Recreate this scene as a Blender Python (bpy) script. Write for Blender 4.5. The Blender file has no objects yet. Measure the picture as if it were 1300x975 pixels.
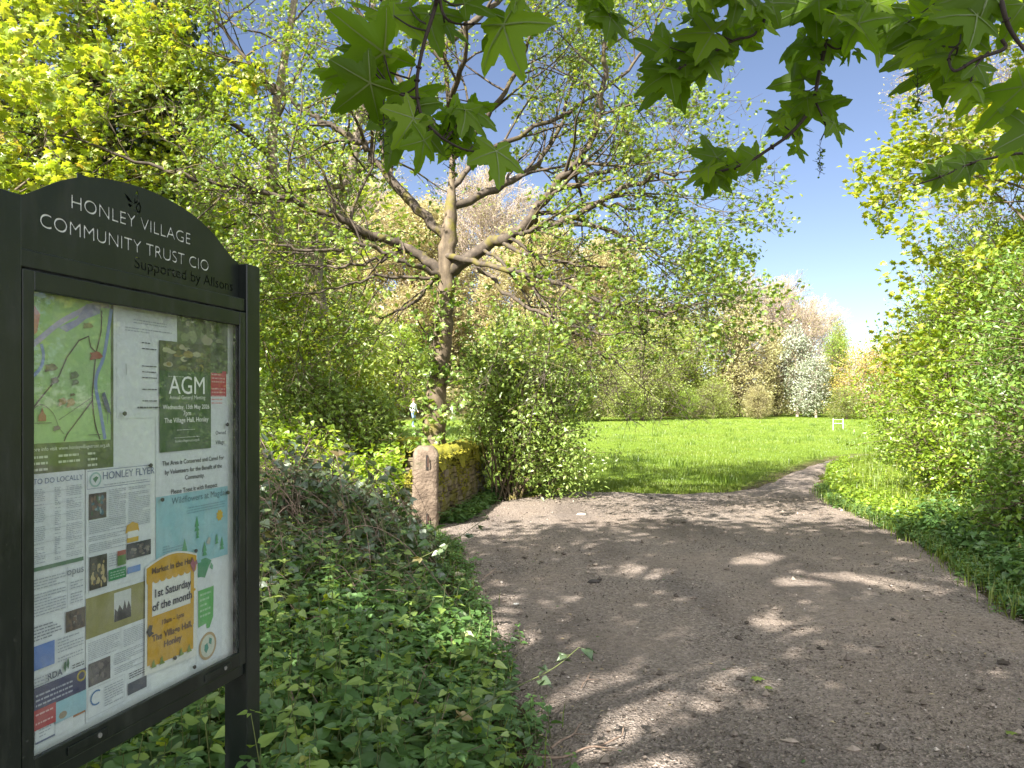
import bpy, math, random
import numpy as np
from mathutils import Vector, Matrix, geometry as mgeo

rng = np.random.default_rng(11)
random.seed(5)
scene = bpy.context.scene
COL = scene.collection
EYE = 1.6
FPX = 976.0

def W(px, py, Y):
    return np.array([(px - 650) / FPX * Y, Y, EYE + (516 - py) / FPX * Y])

def sstep(a, b, x):
    t = np.clip((np.asarray(x, float) - a) / (b - a), 0, 1)
    return t * t * (3 - 2 * t)

def gz(x, y):
    x = np.asarray(x, float); y = np.asarray(y, float)
    z = 0.0105 * np.clip(y - 13, 0, 75)
    z = z + 16 * sstep(0, 1, (y - 62 - 0.75 * np.clip(x + 6, 0, 200)) / 55) * sstep(30, -2, x)
    z = z + 0.03 * np.sin(x * 0.9 + 1) * np.sin(y * 0.55) * sstep(12, 20, y)
    return z

# ------------------------------------------------------------------ mesh builder
class MB:
    def __init__(self):
        self.V = []; self.F = []; self.n = 0
    def add(self, V, F, mat=0, rnd=None, smooth=False):
        V = np.asarray(V, np.float32).reshape(-1, 3)
        F = np.asarray(F, np.int32)
        if len(F) == 0: return
        if rnd is None: rnd = np.full(len(F), 0.5, np.float32)
        self.V.append(V); self.F.append((F + self.n, mat, np.asarray(rnd, np.float32), smooth)); self.n += len(V)
    def box(self, x0, x1, y0, y1, z0, z1, mat=0):
        V = [(x0,y0,z0),(x1,y0,z0),(x1,y1,z0),(x0,y1,z0),(x0,y0,z1),(x1,y0,z1),(x1,y1,z1),(x0,y1,z1)]
        self.add(V, [(0,3,2,1),(4,5,6,7),(0,1,5,4),(1,2,6,5),(2,3,7,6),(3,0,4,7)], mat)
    def build(self, name, mats, parent=None, origin=(0, 0, 0), loc=None):
        me = bpy.data.meshes.new(name)
        V = np.concatenate(self.V) - np.asarray(origin, np.float32)
        me.vertices.add(len(V)); me.vertices.foreach_set('co', V.ravel())
        tot = np.concatenate([np.full(len(f[0]), f[0].shape[1], np.int32) for f in self.F])
        idx = np.concatenate([f[0].ravel() for f in self.F])
        me.loops.add(len(idx)); me.loops.foreach_set('vertex_index', idx)
        me.polygons.add(len(tot))
        st = np.concatenate([[0], np.cumsum(tot)[:-1]]).astype(np.int32)
        me.polygons.foreach_set('loop_start', st)
        me.polygons.foreach_set('material_index', np.concatenate([np.full(len(f[0]), f[1], np.int32) for f in self.F]))
        me.polygons.foreach_set('use_smooth', np.concatenate([np.full(len(f[0]), f[3], bool) for f in self.F]))
        at = me.attributes.new('rnd', 'FLOAT', 'FACE')
        at.data.foreach_set('value', np.concatenate([f[2] for f in self.F]))
        me.update(calc_edges=True)
        for m in (mats if isinstance(mats, (list, tuple)) else [mats]): me.materials.append(m)
        o = bpy.data.objects.new(name, me); COL.objects.link(o)
        if parent is not None: o.parent = parent
        if loc is not None: o.location = loc
        elif parent is None: o.location = origin
        return o

def tag(o, label=None, cat=None, group=None, kind=None):
    if label: o['label'] = label
    if cat: o['category'] = cat
    if group: o['group'] = group
    if kind: o['kind'] = kind
    return o

def empty(name, loc, label, cat, group=None, rz=0):
    o = bpy.data.objects.new(name, None); COL.objects.link(o)
    o.location = loc; o.rotation_euler = (0, 0, rz); o.empty_display_size = 0.2
    return tag(o, label, cat, group)

def nrm(v):
    v = np.asarray(v, float)
    return v / (np.linalg.norm(v, axis=-1, keepdims=True) + 1e-9)

def tube(mb, P, R, sides=6, mat=0, cap=True, wob=0.0):
    P = np.asarray(P, float); n = len(P); R = np.asarray(R, float) * np.ones(n)
    T = np.gradient(P, axis=0); T = nrm(T)
    ref = np.array([0.31, 0.17, 0.93]) if abs(T[0][2]) < 0.85 else np.array([0.93, 0.31, 0.1])
    U = nrm(np.cross(T, ref)); B = np.cross(T, U)
    a = np.arange(sides) / sides * 2 * math.pi
    rr = R[:, None] * (1 + wob * rng.normal(size=(n, sides)))
    V = P[:, None, :] + rr[..., None] * (np.cos(a)[None, :, None] * U[:, None, :] + np.sin(a)[None, :, None] * B[:, None, :])
    i = np.arange(n - 1)[:, None] * sides; j = np.arange(sides)[None, :]; k = (j + 1) % sides
    F = np.stack([i + j, i + k, i + sides + k, i + sides + j], -1).reshape(-1, 4)
    mb.add(V.reshape(-1, 3), F, mat, smooth=True)
    if cap and sides <= 12:
        mb.add(V[-1], [list(range(sides))], mat)
        mb.add(V[0], [list(range(sides))[::-1]], mat)

def segs(mb, A, B, r0, r1, mat=0):
    """many straight three-sided twigs at once"""
    A = np.asarray(A, float); B = np.asarray(B, float); N = len(A)
    if N == 0: return
    T = nrm(B - A); U = nrm(np.cross(T, np.array([0.37, 0.71, 0.6]))); Q = np.cross(T, U)
    a = np.array([0, 2.094, 4.189])
    D = np.cos(a)[None, :, None] * U[:, None, :] + np.sin(a)[None, :, None] * Q[:, None, :]
    r0 = np.broadcast_to(np.asarray(r0, float), (N,))[:, None, None]; r1 = np.broadcast_to(np.asarray(r1, float), (N,))[:, None, None]
    V = np.concatenate([A[:, None] + r0 * D, B[:, None] + r1 * D], 1).reshape(-1, 3)
    base = np.arange(N)[:, None] * 6
    F = np.concatenate([base + np.array([[0, 1, 4, 3]]), base + np.array([[1, 2, 5, 4]]), base + np.array([[2, 0, 3, 5]])])
    mb.add(V, F, mat, smooth=True)

def catmull(P, n=8):
    P = np.asarray(P, float); out = []
    Q = np.vstack([2 * P[0] - P[1], P, 2 * P[-1] - P[-2]])
    for i in range(1, len(Q) - 2):
        for t in np.linspace(0, 1, n, endpoint=False):
            a, b, c, d = Q[i - 1], Q[i], Q[i + 1], Q[i + 2]
            out.append(0.5 * (2 * b + (c - a) * t + (2 * a - 5 * b + 4 * c - d) * t * t + (3 * b - a - 3 * c + d) * t ** 3))
    out.append(P[-1]); return np.array(out)

# ------------------------------------------------------------------ leaf shapes (x, y, z), base at origin
def fan(outline, centre):
    n = len(outline); V = list(outline) + [centre]
    return np.array(V, float), np.array([(i, (i + 1) % n, n) for i in range(n)])
OVAL = (np.array([(0,0,0),(.27,.45,.07),(0,1,-.08),(-.27,.45,.07)], float), np.array([(0,1,2),(0,2,3)]))
BLADE3 = (np.array([(-.5,0,0),(.5,0,0),(0,1,0)], float), np.array([(0,1,2)]))
_r = [(0,0),(.34,-.1),(.27,.14),(.6,.3),(.33,.46),(.36,.72),(.15,.66),(0,1)]
LOBED = fan([(x,y,-.18*abs(x)-.12*y*y) for x,y in _r] + [(-x,y,-.18*abs(x)-.12*y*y) for x,y in _r[-2:0:-1]], (0,.36,.06))
_h = [(0,.05),(.18,-.04),(.34,.1),(.36,.3),(.22,.62),(0,1)]
HEART = fan([(x,y,.12*abs(x)-.18*y*y) for x,y in _h] + [(-x,y,.12*abs(x)-.18*y*y) for x,y in _h[-2:0:-1]], (0,.4,-.06))
_q = [(0,0),(.3,.2),(.22,.45),(.33,.62),(.0,1)]
TRI = fan([(x,y,-.1*y) for x,y in _q] + [(-x,y,-.1*y) for x,y in _q[-2:0:-1]], (0,.42,.06))
STAR = fan([(math.cos(k*math.pi/5)*(.5 if k%2 else .28), math.sin(k*math.pi/5)*(.5 if k%2 else .28), 0) for k in range(10)], (0,0,-.05))
def ngon_t(n): 
    return np.array([(math.cos(2*math.pi*k/n)*.5, math.sin(2*math.pi*k/n)*.5, 0) for k in range(n)]), np.array([list(range(n))])
PENTA = ngon_t(5)

def scatter(mb, P, size, tmpl, mat=0, up=0.55, nrmdir=None, ydir=None, rnd=None, jit=0.35):
    """one leaf per point: random facing biased to 'up'"""
    P = np.asarray(P, float); N = len(P)
    if N == 0: return
    base = np.array([0, 0, 1.0]) if nrmdir is None else np.asarray(nrmdir, float)
    n = nrm(up * base + (1 - up) * rng.normal(size=(N, 3)))
    y = rng.normal(size=(N, 3)) if ydir is None else np.asarray(ydir, float) + 0.45 * rng.normal(size=(N, 3))
    y = nrm(y - n * np.sum(y * n, -1, keepdims=True)); x = np.cross(y, n)
    s = np.broadcast_to(np.asarray(size, float), (N,)) * (1 + jit * rng.uniform(-1, 1, N))
    tv, tf = tmpl
    V = P[:, None] + s[:, None, None] * (tv[None, :, :1] * x[:, None] + tv[None, :, 1:2] * y[:, None] + tv[None, :, 2:] * n[:, None])
    F = (np.arange(N)[:, None, None] * len(tv) + tf[None]).reshape(-1, tf.shape[1])
    r = rng.random(N) if rnd is None else rnd
    mb.add(V.reshape(-1, 3), F, mat, rnd=np.repeat(r, len(tf)))

# ------------------------------------------------------------------ materials
def new_mat(name):
    m = bpy.data.materials.new(name); m.use_nodes = True
    nt = m.node_tree; nt.nodes.clear()
    out = nt.nodes.new('ShaderNodeOutputMaterial')
    return m, nt, out
def N(nt, t, **kw):
    n = nt.nodes.new(t)
    for k, v in kw.items():
        if k in n.inputs: n.inputs[k].default_value = v
        else: setattr(n, k, v)
    return n
def rgba(c): return (c[0], c[1], c[2], 1)
def ramp(nt, stops):
    r = nt.nodes.new('ShaderNodeValToRGB'); e = r.color_ramp.elements
    while len(e) < len(stops): e.new(0.5)
    for i, (p, c) in enumerate(stops): e[i].position = p; e[i].color = rgba(c)
    return r

def leaf_mat(name, stops, trans=0.45, tint=(1.25, 1.15, .5), gloss=0.05, rough=.45):
    m, nt, out = new_mat(name); L = nt.links.new
    a = N(nt, 'ShaderNodeAttribute', attribute_name='rnd')
    r = ramp(nt, stops); L(a.outputs['Fac'], r.inputs[0])
    d = N(nt, 'ShaderNodeBsdfDiffuse'); L(r.outputs[0], d.inputs[0])
    mu = N(nt, 'ShaderNodeMix', data_type='RGBA', blend_type='MULTIPLY'); mu.inputs[0].default_value = 1
    L(r.outputs[0], mu.inputs[6]); mu.inputs[7].default_value = rgba(tint)
    t = N(nt, 'ShaderNodeBsdfTranslucent'); L(mu.outputs[2], t.inputs[0])
    mx = N(nt, 'ShaderNodeMixShader'); mx.inputs[0].default_value = trans
    L(d.outputs[0], mx.inputs[1]); L(t.outputs[0], mx.inputs[2])
    g = N(nt, 'ShaderNodeBsdfGlossy'); g.inputs['Roughness'].default_value = rough
    m2 = N(nt, 'ShaderNodeMixShader'); m2.inputs[0].default_value = gloss
    L(mx.outputs[0], m2.inputs[1]); L(g.outputs[0], m2.inputs[2]); L(m2.outputs[0], out.inputs[0])
    return m

def noise_mat(name, stops, scale=6, detail=6, rough=.85, bump=.3, bscale=None, moss=None, stretch=(1,1,1), metallic=0, dist=.02, mosscut=(.48,.6)):
    m, nt, out = new_mat(name); L = nt.links.new
    tc = N(nt, 'ShaderNodeTexCoord'); mp = N(nt, 'ShaderNodeMapping'); mp.inputs['Scale'].default_value = stretch
    L(tc.outputs['Object'], mp.inputs[0])
    nz = N(nt, 'ShaderNodeTexNoise', Scale=scale, Detail=detail, Roughness=.6); L(mp.outputs[0], nz.inputs[0])
    r = ramp(nt, stops); L(nz.outputs[0], r.inputs[0]); colour = r.outputs[0]
    if moss is not None:
        n2 = N(nt, 'ShaderNodeTexNoise', Scale=scale * .45, Detail=5); L(tc.outputs['Object'], n2.inputs[0])
        r2 = ramp(nt, [(mosscut[0], (0,0,0)), (mosscut[1], (1,1,1))]); L(n2.outputs[0], r2.inputs[0])
        mx = N(nt, 'ShaderNodeMix', data_type='RGBA'); L(r2.outputs[0], mx.inputs[0]); L(colour, mx.inputs[6]); mx.inputs[7].default_value = rgba(moss)
        colour = mx.outputs[2]
    p = N(nt, 'ShaderNodeBsdfPrincipled', Roughness=rough, Metallic=metallic); L(colour, p.inputs['Base Color'])
    if bump:
        nb = N(nt, 'ShaderNodeTexNoise', Scale=bscale or scale * 4, Detail=6, Roughness=.65); L(mp.outputs[0], nb.inputs[0])
        b = N(nt, 'ShaderNodeBump', Strength=bump, Distance=dist); L(nb.outputs[0], b.inputs['Height']); L(b.outputs[0], p.inputs['Normal'])
    L(p.outputs[0], out.inputs[0])
    return m

_flat = {}
def flat(c, rough=.7, name='paper_ink'):
    k = (tuple(c), rough)
    if k not in _flat:
        lo = tuple(v * .9 for v in c)
        _flat[k] = noise_mat(name, [(.35, lo), (.65, c)], scale=30, rough=rough, bump=0)
    return _flat[k]

YG = leaf_mat('leaf_yellow_green', [(0,(.26,.37,.03)),(.55,(.34,.43,.045)),(.93,(.42,.45,.06)),(1,(.36,.27,.06))], .55)
SYC = leaf_mat('leaf_sycamore_young', [(0,(.125,.215,.03)),(.6,(.20,.30,.042)),(1,(.32,.37,.06))], .5)
OVERH = leaf_mat('leaf_overhead', [(0,(.10,.18,.013)),(.6,(.165,.28,.02)),(1,(.25,.375,.03))], .68, tint=(1.35,1.35,.35), gloss=.012)
VEIN = leaf_mat('leaf_vein', [(0,(.15,.22,.05)),(1,(.2,.27,.06))], .5)
ELDER = leaf_mat('leaf_elder', [(0,(0.184,0.283,0.054)),(.7,(0.283,0.399,0.085)),(1,(0.399,0.491,0.123))], .45, gloss=.07)
HAW = leaf_mat('leaf_hawthorn', [(0,(0.169,0.286,0.026)),(.6,(0.273,0.403,0.039)),(1,(0.403,0.481,0.052))], .5)
HAWD = leaf_mat('leaf_hawthorn_deep', [(0,(0.116,0.217,0.036)),(.7,(0.181,0.304,0.046)),(1,(0.290,0.406,0.058))], .48)
MAPLE = leaf_mat('leaf_maple', [(0,(0.230,0.333,0.029)),(.6,(0.333,0.414,0.034)),(1,(0.437,0.437,0.052))], .55)
NETTLE = leaf_mat('leaf_nettle', [(0,(0.058,0.128,0.032)),(.6,(0.098,0.195,0.046)),(.93,(0.151,0.244,0.058)),(1,(0.278,0.268,0.043))], .35, gloss=.06)
BRAMB = leaf_mat('leaf_bramble', [(0,(0.054,0.095,0.041)),(.6,(0.095,0.142,0.061)),(.9,(0.149,0.203,0.068)),(1,(0.257,0.176,0.054))], .25, gloss=.12, rough=.5)
IVY = leaf_mat('leaf_ivy', [(0,(.02,.045,.012)),(1,(.045,.08,.02))], .2, gloss=.1)
GRASS = leaf_mat('grass_blade', [(0,(.115,.195,.022)),(.6,(.17,.245,.03)),(1,(.25,.285,.05))], .38)
BIRCH = leaf_mat('leaf_birch', [(0,(.25,.34,.06)),(1,(.36,.42,.09))], .5)
WILL = leaf_mat('leaf_willow', [(0,(.23,.30,.07)),(1,(.36,.40,.11))], .48)
CATK = leaf_mat('leaf_catkin', [(0,(.40,.36,.17)),(.6,(.49,.45,.22)),(1,(.43,.47,.17))], .45, tint=(1.1,1,.8))
AMBER = leaf_mat('leaf_amber', [(0,(.42,.33,.07)),(1,(.52,.44,.10))], .4, tint=(1.2,1,.6))
BLOS = leaf_mat('blossom', [(0,(.18,.25,.09)),(.35,(.33,.37,.24)),(1,(.52,.53,.46))], .3, tint=(1,1,1))
LIMB = noise_mat('bark_limb', [(.3,(.035,.026,.019)),(.55,(.08,.06,.042)),(.75,(.16,.125,.09))], 12, bump=.2, dist=.01, moss=(.12,.10,.02), mosscut=(.55,.68))
BARK = noise_mat('bark_mossy', [(.3,(.05,.036,.023)),(.5,(.125,.092,.058)),(.72,(.23,.175,.112))], 8, bump=.55, dist=.02, bscale=17, mosscut=(.55,.66), moss=(.15,.13,.02), stretch=(1,1,.45))
TWIG = noise_mat('bark_twig', [(.3,(.09,.07,.05)),(.7,(.2,.155,.11))], 20, bump=0)
TWIGD = noise_mat('bark_twig_dark', [(.3,(.02,.013,.012)),(.7,(.045,.03,.025))], 20, bump=.2)
PALE = noise_mat('bark_pale', [(.3,(.13,.10,.07)),(.6,(.25,.205,.15)),(.8,(.34,.29,.22))], 7, bump=.5, moss=(.2,.17,.03), mosscut=(.55,.65))
BARET = noise_mat('bare_twigs', [(.3,(.33,.26,.2)),(.7,(.48,.39,.31))], 2, bump=0)
TWIGP = noise_mat('pinkish_twigs', [(.3,(.17,.125,.105)),(.7,(.29,.22,.19))], 2, bump=0)
TANT = noise_mat('tan_twigs', [(.3,(.34,.26,.14)),(.7,(.5,.4,.22))], 2, bump=0)
CANE = noise_mat('dead_cane', [(.3,(.12,.08,.058)),(.7,(.3,.215,.16))], 25, bump=0)
STEM = leaf_mat('green_stem', [(0,(.1,.13,.04)),(1,(.16,.18,.06))], .1)
STRAW = leaf_mat('dry_grass', [(0,(.28,.21,.11)),(1,(.42,.34,.2))], .25, tint=(1,1,.9))

# ------------------------------------------------------------------ path outline
PL = [(0.7,-6),(0.45,1),(0.14,3.4),(-.22,5.5),(-.80,9),(-1.25,10.2),(-1.1,10.9),(-.75,12.2),(-.1,13.3),(1.3,14.3),(2.6,13.95),(4.6,14.9),(6.45,18),(8.3,20.9),(10.4,23.6),(13,25.6),(18,27.8)]
PR = [(3.6,-6),(3.7,1),(3.75,3.4),(3.95,5.8),(4.87,9),(5.05,10),(5.15,10.7),(5.2,11.2),(5.28,11.9),(5.35,12.6),(5.45,13.2),(6.1,15.2),(7.5,18.5),(8.95,21.2),(10.4,22.7),(13,24.4),(18,26.4)]
def dens(P, n=14): return catmull(np.array(P, float), n)
pl, pr = dens(PL), dens(PR)
def rag(n, amp, seed):
    r = np.random.default_rng(seed); x = np.arange(n)
    return amp * (np.sin(x * .9 + r.random() * 6) * .5 + np.sin(x * .37 + 1) * .6 + r.normal(size=n) * .35)
pl[:, 0] += rag(len(pl), .06, 1) * np.clip(24 - pl[:, 1], .2, 1); pl[:, 1] += np.where((pl[:, 0] > .5) & (pl[:, 1] > 13) & (pl[:, 1] < 17), rag(len(pl), .16, 7), 0); pr[:, 0] += rag(len(pr), .06, 2)
POLY = np.vstack([pl, pr[::-1]])
def inpoly(x, y, poly=POLY):
    x = np.asarray(x, float); y = np.asarray(y, float); c = np.zeros(x.shape, bool)
    j = len(poly) - 1
    for i in range(len(poly)):
        xi, yi = poly[i]; xj, yj = poly[j]
        cond = (yi > y) != (yj > y)
        c ^= cond & (x < (xj - xi) * (y - yi) / (yj - yi + 1e-12) + xi)
        j = i
    return c
def pathdist(x, y):
    E = np.vstack([pl, pr]); d = np.full(np.shape(x), 1e9)
    for a in E[::2]: d = np.minimum(d, np.hypot(x - a[0], y - a[1]))
    return d

# ------------------------------------------------------------------ ground, path
def make_ground():
    ys = np.concatenate([np.linspace(-60, -8, 14), np.arange(-7, 32, .3), np.arange(32, 140, 1.5), np.linspace(145, 500, 20)])
    xs = np.concatenate([np.linspace(-400, -42, 20), np.arange(-40, -9, 1), np.arange(-9, 14, .3), np.arange(14, 60, 1.2), np.linspace(65, 400, 20)])
    X, Y = np.meshgrid(xs, ys); Z = gz(X, Y)
    Z = Z + .012 * np.sin(X * 3.1 + Y) * np.sin(Y * 2.3 - X)
    Z = np.where(pathdist(X, Y) < .45, Z, Z); Z = np.where(inpoly(X, Y), Z - .09, Z - .03)
    nx, ny = len(xs), len(ys)
    i = (np.arange(ny - 1)[:, None] * nx + np.arange(nx - 1)[None]).reshape(-1, 1)
    F = np.hstack([i, i + 1, i + nx + 1, i + nx])
    mb = MB(); mb.add(np.stack([X, Y, Z], -1).reshape(-1, 3), F, smooth=True)
    m, nt, out = new_mat('meadow_ground'); L = nt.links.new
    tc = N(nt, 'ShaderNodeTexCoord')
    n1 = N(nt, 'ShaderNodeTexNoise', Scale=.35, Detail=4); L(tc.outputs['Object'], n1.inputs[0])
    n2 = N(nt, 'ShaderNodeTexNoise', Scale=7, Detail=8, Roughness=.7); L(tc.outputs['Object'], n2.inputs[0])
    ad = N(nt, 'ShaderNodeMath', operation='MULTIPLY_ADD'); L(n1.outputs[0], ad.inputs[0]); ad.inputs[1].default_value = .5
    hf = N(nt, 'ShaderNodeMath', operation='MULTIPLY'); L(n2.outputs[0], hf.inputs[0]); hf.inputs[1].default_value = .5; L(hf.outputs[0], ad.inputs[2])
    gr = ramp(nt, [(.3,(.11,.175,.018)),(.5,(.16,.235,.027)),(.68,(.24,.28,.05))]); L(ad.outputs[0], gr.inputs[0])
    soil = ramp(nt, [(.3,(.06,.042,.028)),(.7,(.16,.115,.075))]); L(n2.outputs[0], soil.inputs[0])
    at = N(nt, 'ShaderNodeAttribute', attribute_name='soil')
    mx = N(nt, 'ShaderNodeMix', data_type='RGBA'); L(at.outputs['Fac'], mx.inputs[0]); L(gr.outputs[0], mx.inputs[6]); L(soil.outputs[0], mx.inputs[7])
    p = N(nt, 'ShaderNodeBsdfPrincipled', Roughness=.95); L(mx.outputs[2], p.inputs[0]); p.inputs['Specular IOR Level'].default_value = .1
    nb = N(nt, 'ShaderNodeTexNoise', Scale=14, Detail=8, Roughness=.75); L(tc.outputs['Object'], nb.inputs[0])
    b = N(nt, 'ShaderNodeBump', Strength=.9, Distance=.12); L(nb.outputs[0], b.inputs['Height']); L(b.outputs[0], p.inputs['Normal']); L(p.outputs[0], out.inputs[0])
    o = mb.build('ground', m); tag(o, kind='structure')
    soilv = np.where((Y < 13.2 + .1 * X) & (X < 2), 1.0, 0.0)
    d = pathdist(X, Y); soilv = np.maximum(soilv, np.clip(1.2 - d / .5, 0, 1) * (Y < 30))
    soilv = np.maximum(soilv, sstep(58, 66, Y - .75 * np.clip(X + 6, 0, 200)) * .8 * (X < 25))
    soilv = np.maximum(soilv, ((X > 7) & (Y < 13)).astype(float))
    a = o.data.attributes.new('soil', 'FLOAT', 'POINT'); a.data.foreach_set('value', soilv.ravel().astype(np.float32))
    return o
make_ground()

def make_path():
    K = 36; A = np.repeat(pl, 3, 0); B = np.repeat(pr, 3, 0)
    n = len(pl); s = np.linspace(0, n - 1, n * 3)
    A = np.stack([np.interp(s, np.arange(n), pl[:, k]) for k in (0, 1)], -1); B = np.stack([np.interp(s, np.arange(n), pr[:, k]) for k in (0, 1)], -1)
    t = np.linspace(0, 1, K)
    XY = A[:, None] * (1 - t)[None, :, None] + B[:, None] * t[None, :, None]
    X, Y = XY[..., 0], XY[..., 1]
    Z = gz(X, Y) + .006 * np.sin(X * 5 + Y * 2) * np.sin(Y * 4.1) + .008 * np.sin(X * 1.7) * np.sin(Y * 1.3 + X)
    edge = np.minimum(t, 1 - t)[None] * np.linalg.norm(B - A, axis=1)[:, None]
    Z = Z - .075 * (1 - sstep(0, .25, edge)) + .012
    i = (np.arange(len(A) - 1)[:, None] * K + np.arange(K - 1)[None]).reshape(-1, 1)
    mb = MB(); mb.add(np.stack([X, Y, Z], -1).reshape(-1, 3), np.hstack([i, i + 1, i + K + 1, i + K]), smooth=True)
    m, nt, out = new_mat('gritty_path'); L = nt.links.new
    tc = N(nt, 'ShaderNodeTexCoord')
    big = N(nt, 'ShaderNodeTexNoise', Scale=.55, Detail=5, Roughness=.6); L(tc.outputs['Object'], big.inputs[0])
    mid = N(nt, 'ShaderNodeTexNoise', Scale=22, Detail=8, Roughness=.75); L(tc.outputs['Object'], mid.inputs[0])
    vo = N(nt, 'ShaderNodeTexVoronoi', Scale=62); L(tc.outputs['Object'], vo.inputs[0])
    vo2 = N(nt, 'ShaderNodeTexVoronoi', Scale=26); L(tc.outputs['Object'], vo2.inputs[0])
    c1 = ramp(nt, [(.32,(.185,.146,.118)),(.52,(.285,.228,.188)),(.7,(.375,.305,.255))]); L(mid.outputs[0], c1.inputs[0])
    stone = ramp(nt, [(0,(.075,.062,.054)),(.45,(.195,.162,.14)),(1,(.42,.355,.31))]); L(vo.outputs['Color'], stone.inputs[0])
    gsel = ramp(nt, [(.38,(.85,.85,.85)),(.60,(.12,.12,.12))]); L(big.outputs[0], gsel.inputs[0])
    mx = N(nt, 'ShaderNodeMix', data_type='RGBA'); L(gsel.outputs[0], mx.inputs[0]); L(c1.outputs[0], mx.inputs[6]); L(stone.outputs[0], mx.inputs[7])
    mpw = N(nt, 'ShaderNodeMapping'); mpw.inputs['Scale'].default_value = (1.3, .32, 1); mpw.inputs['Rotation'].default_value = (0, 0, -.3); L(tc.outputs['Object'], mpw.inputs[0])
    wear = N(nt, 'ShaderNodeTexNoise', Scale=1.1, Detail=4); L(mpw.outputs[0], wear.inputs[0]); wr = ramp(nt, [(.36,(.74,.74,.75)),(.5,(1,1,1)),(.64,(1.0,.99,.97))]); L(wear.outputs[0], wr.inputs[0])
    mw = N(nt, 'ShaderNodeMix', data_type='RGBA', blend_type='MULTIPLY'); mw.inputs[0].default_value = 1; L(mx.outputs[2], mw.inputs[6]); L(wr.outputs[0], mw.inputs[7])
    p = N(nt, 'ShaderNodeBsdfPrincipled', Roughness=.92); L(mw.outputs[2], p.inputs[0]); p.inputs['Specular IOR Level'].default_value = .2
    h = N(nt, 'ShaderNodeMath', operation='ADD'); L(vo.outputs['Distance'], h.inputs[0]); L(vo2.outputs['Distance'], h.inputs[1])
    h2 = N(nt, 'ShaderNodeMath', operation='ADD'); L(h.outputs[0], h2.inputs[0]); L(mid.outputs[0], h2.inputs[1])
    b = N(nt, 'ShaderNodeBump', Strength=.9, Distance=.022); L(h2.outputs[0], b.inputs['Height']); L(b.outputs[0], p.inputs['Normal']); L(p.outputs[0], out.inputs[0])
    tag(mb.build('path', m), kind='structure')
make_path()

def make_gravel():
    n = 90000
    y = 2.6 + 11 * rng.random(n) ** 1.7; x = rng.uniform(-1.2, 5.6, n)
    den = .5 + .5 * np.sin(x * 1.3 + 2) * np.sin(y * .9 + x * .5)
    k = inpoly(x, y) & (rng.random(n) < .35 + .65 * den); x, y = x[k], y[k]; n = len(x)
    oc = np.array([(1,0,0),(-1,0,0),(0,1,0),(0,-1,0),(0,0,.7),(0,0,-.7)], float)
    f = np.array([(0,2,4),(2,1,4),(1,3,4),(3,0,4),(2,0,5),(1,2,5),(3,1,5),(0,3,5)])
    s = rng.gamma(2.0, .0016, n) + .0018; s = np.minimum(s, .022); s[rng.random(n) < .004] = .028
    sc = s[:, None, None] * rng.uniform(.55, 1.3, (n, 1, 3)); a = rng.random(n) * 6.28
    v = oc[None] * (1 + .25 * rng.normal(size=(n, 6, 1))) * sc
    c, si = np.cos(a)[:, None], np.sin(a)[:, None]
    V = np.stack([v[..., 0] * c - v[..., 1] * si + x[:, None], v[..., 0] * si + v[..., 1] * c + y[:, None], v[..., 2] + (gz(x, y) + .016)[:, None] + s[:, None] * .2], -1)
    mb = MB(); mb.add(V.reshape(-1, 3), (np.arange(n)[:, None, None] * 6 + f[None]).reshape(-1, 3), rnd=np.repeat(rng.random(n), 8))
    m = leaf_mat('pebble', [(0,(.045,.036,.030)),(.5,(.15,.12,.098)),(.94,(.3,.245,.2)),(1,(.48,.42,.37))], 0, gloss=.02)
    tag(mb.build('gravel', m), 'dark grey grit and small stones scattered over the path', 'gravel', kind='stuff')
make_gravel()

# ------------------------------------------------------------------ branching
def grow(mb, p, d, length, r0, lvl, cfg, tips, mat=0):
    n = max(3, int(length / cfg['step'][lvl]))
    st = length / n; P = [np.array(p, float)]; d = nrm(d); D = []
    for i in range(n):
        d = nrm(d + cfg['wob'] * rng.normal(size=3) + np.array([0, 0, cfg['up'][lvl]]))
        P.append(P[-1] + d * st); D.append(d)
    P = np.array(P); rend = r0 * cfg.get('taper', .35)
    R = np.linspace(r0, rend, n + 1)
    tube(mb, P, R, cfg['sides'][lvl], mat, cap=False)
    branch_along(mb, P, D, R, length, lvl, cfg, tips, mat)
    return P

def branch_along(mb, P, D, R, length, lvl, cfg, tips, mat=0, lo=None):
    n = len(P) - 1
    if lvl >= cfg['max']:
        for i in range(1, n + 1): tips.append((P[i], D[min(i - 1, n - 1)]))
        return
    m = cfg['kids'][lvl]; lo = cfg.get('lo', .25) if lo is None else lo
    for k in range(m):
        f = lo + (1 - lo) * (k + rng.random()) / m
        i = min(int(f * n), n - 1); q = P[i] + (P[i + 1] - P[i]) * (f * n - i)
        ax = D[min(i, len(D) - 1)]
        perp = nrm(np.cross(ax, rng.normal(size=3)))
        perp = nrm(perp * np.array([1, 1, cfg.get('flat', 1)]))
        ang = math.radians(rng.uniform(*cfg['ang']))
        dd = ax * math.cos(ang) + perp * math.sin(ang)
        ln = cfg['len'][lvl] * (1.15 - .55 * f) * rng.uniform(.7, 1.25)
        rr = max(R[min(i, len(R) - 1)] * cfg.get('rr', .55), cfg.get('rmin', .004))
        grow(mb, q, dd, ln, rr, lvl + 1, cfg, tips, mat)
    # the tip goes on
    grow(mb, P[-1], D[-1], cfg['len'][lvl] * .6, R[-1], lvl + 1, cfg, tips, mat)

def dirs(P): return nrm(np.diff(np.asarray(P), axis=0))

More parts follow.
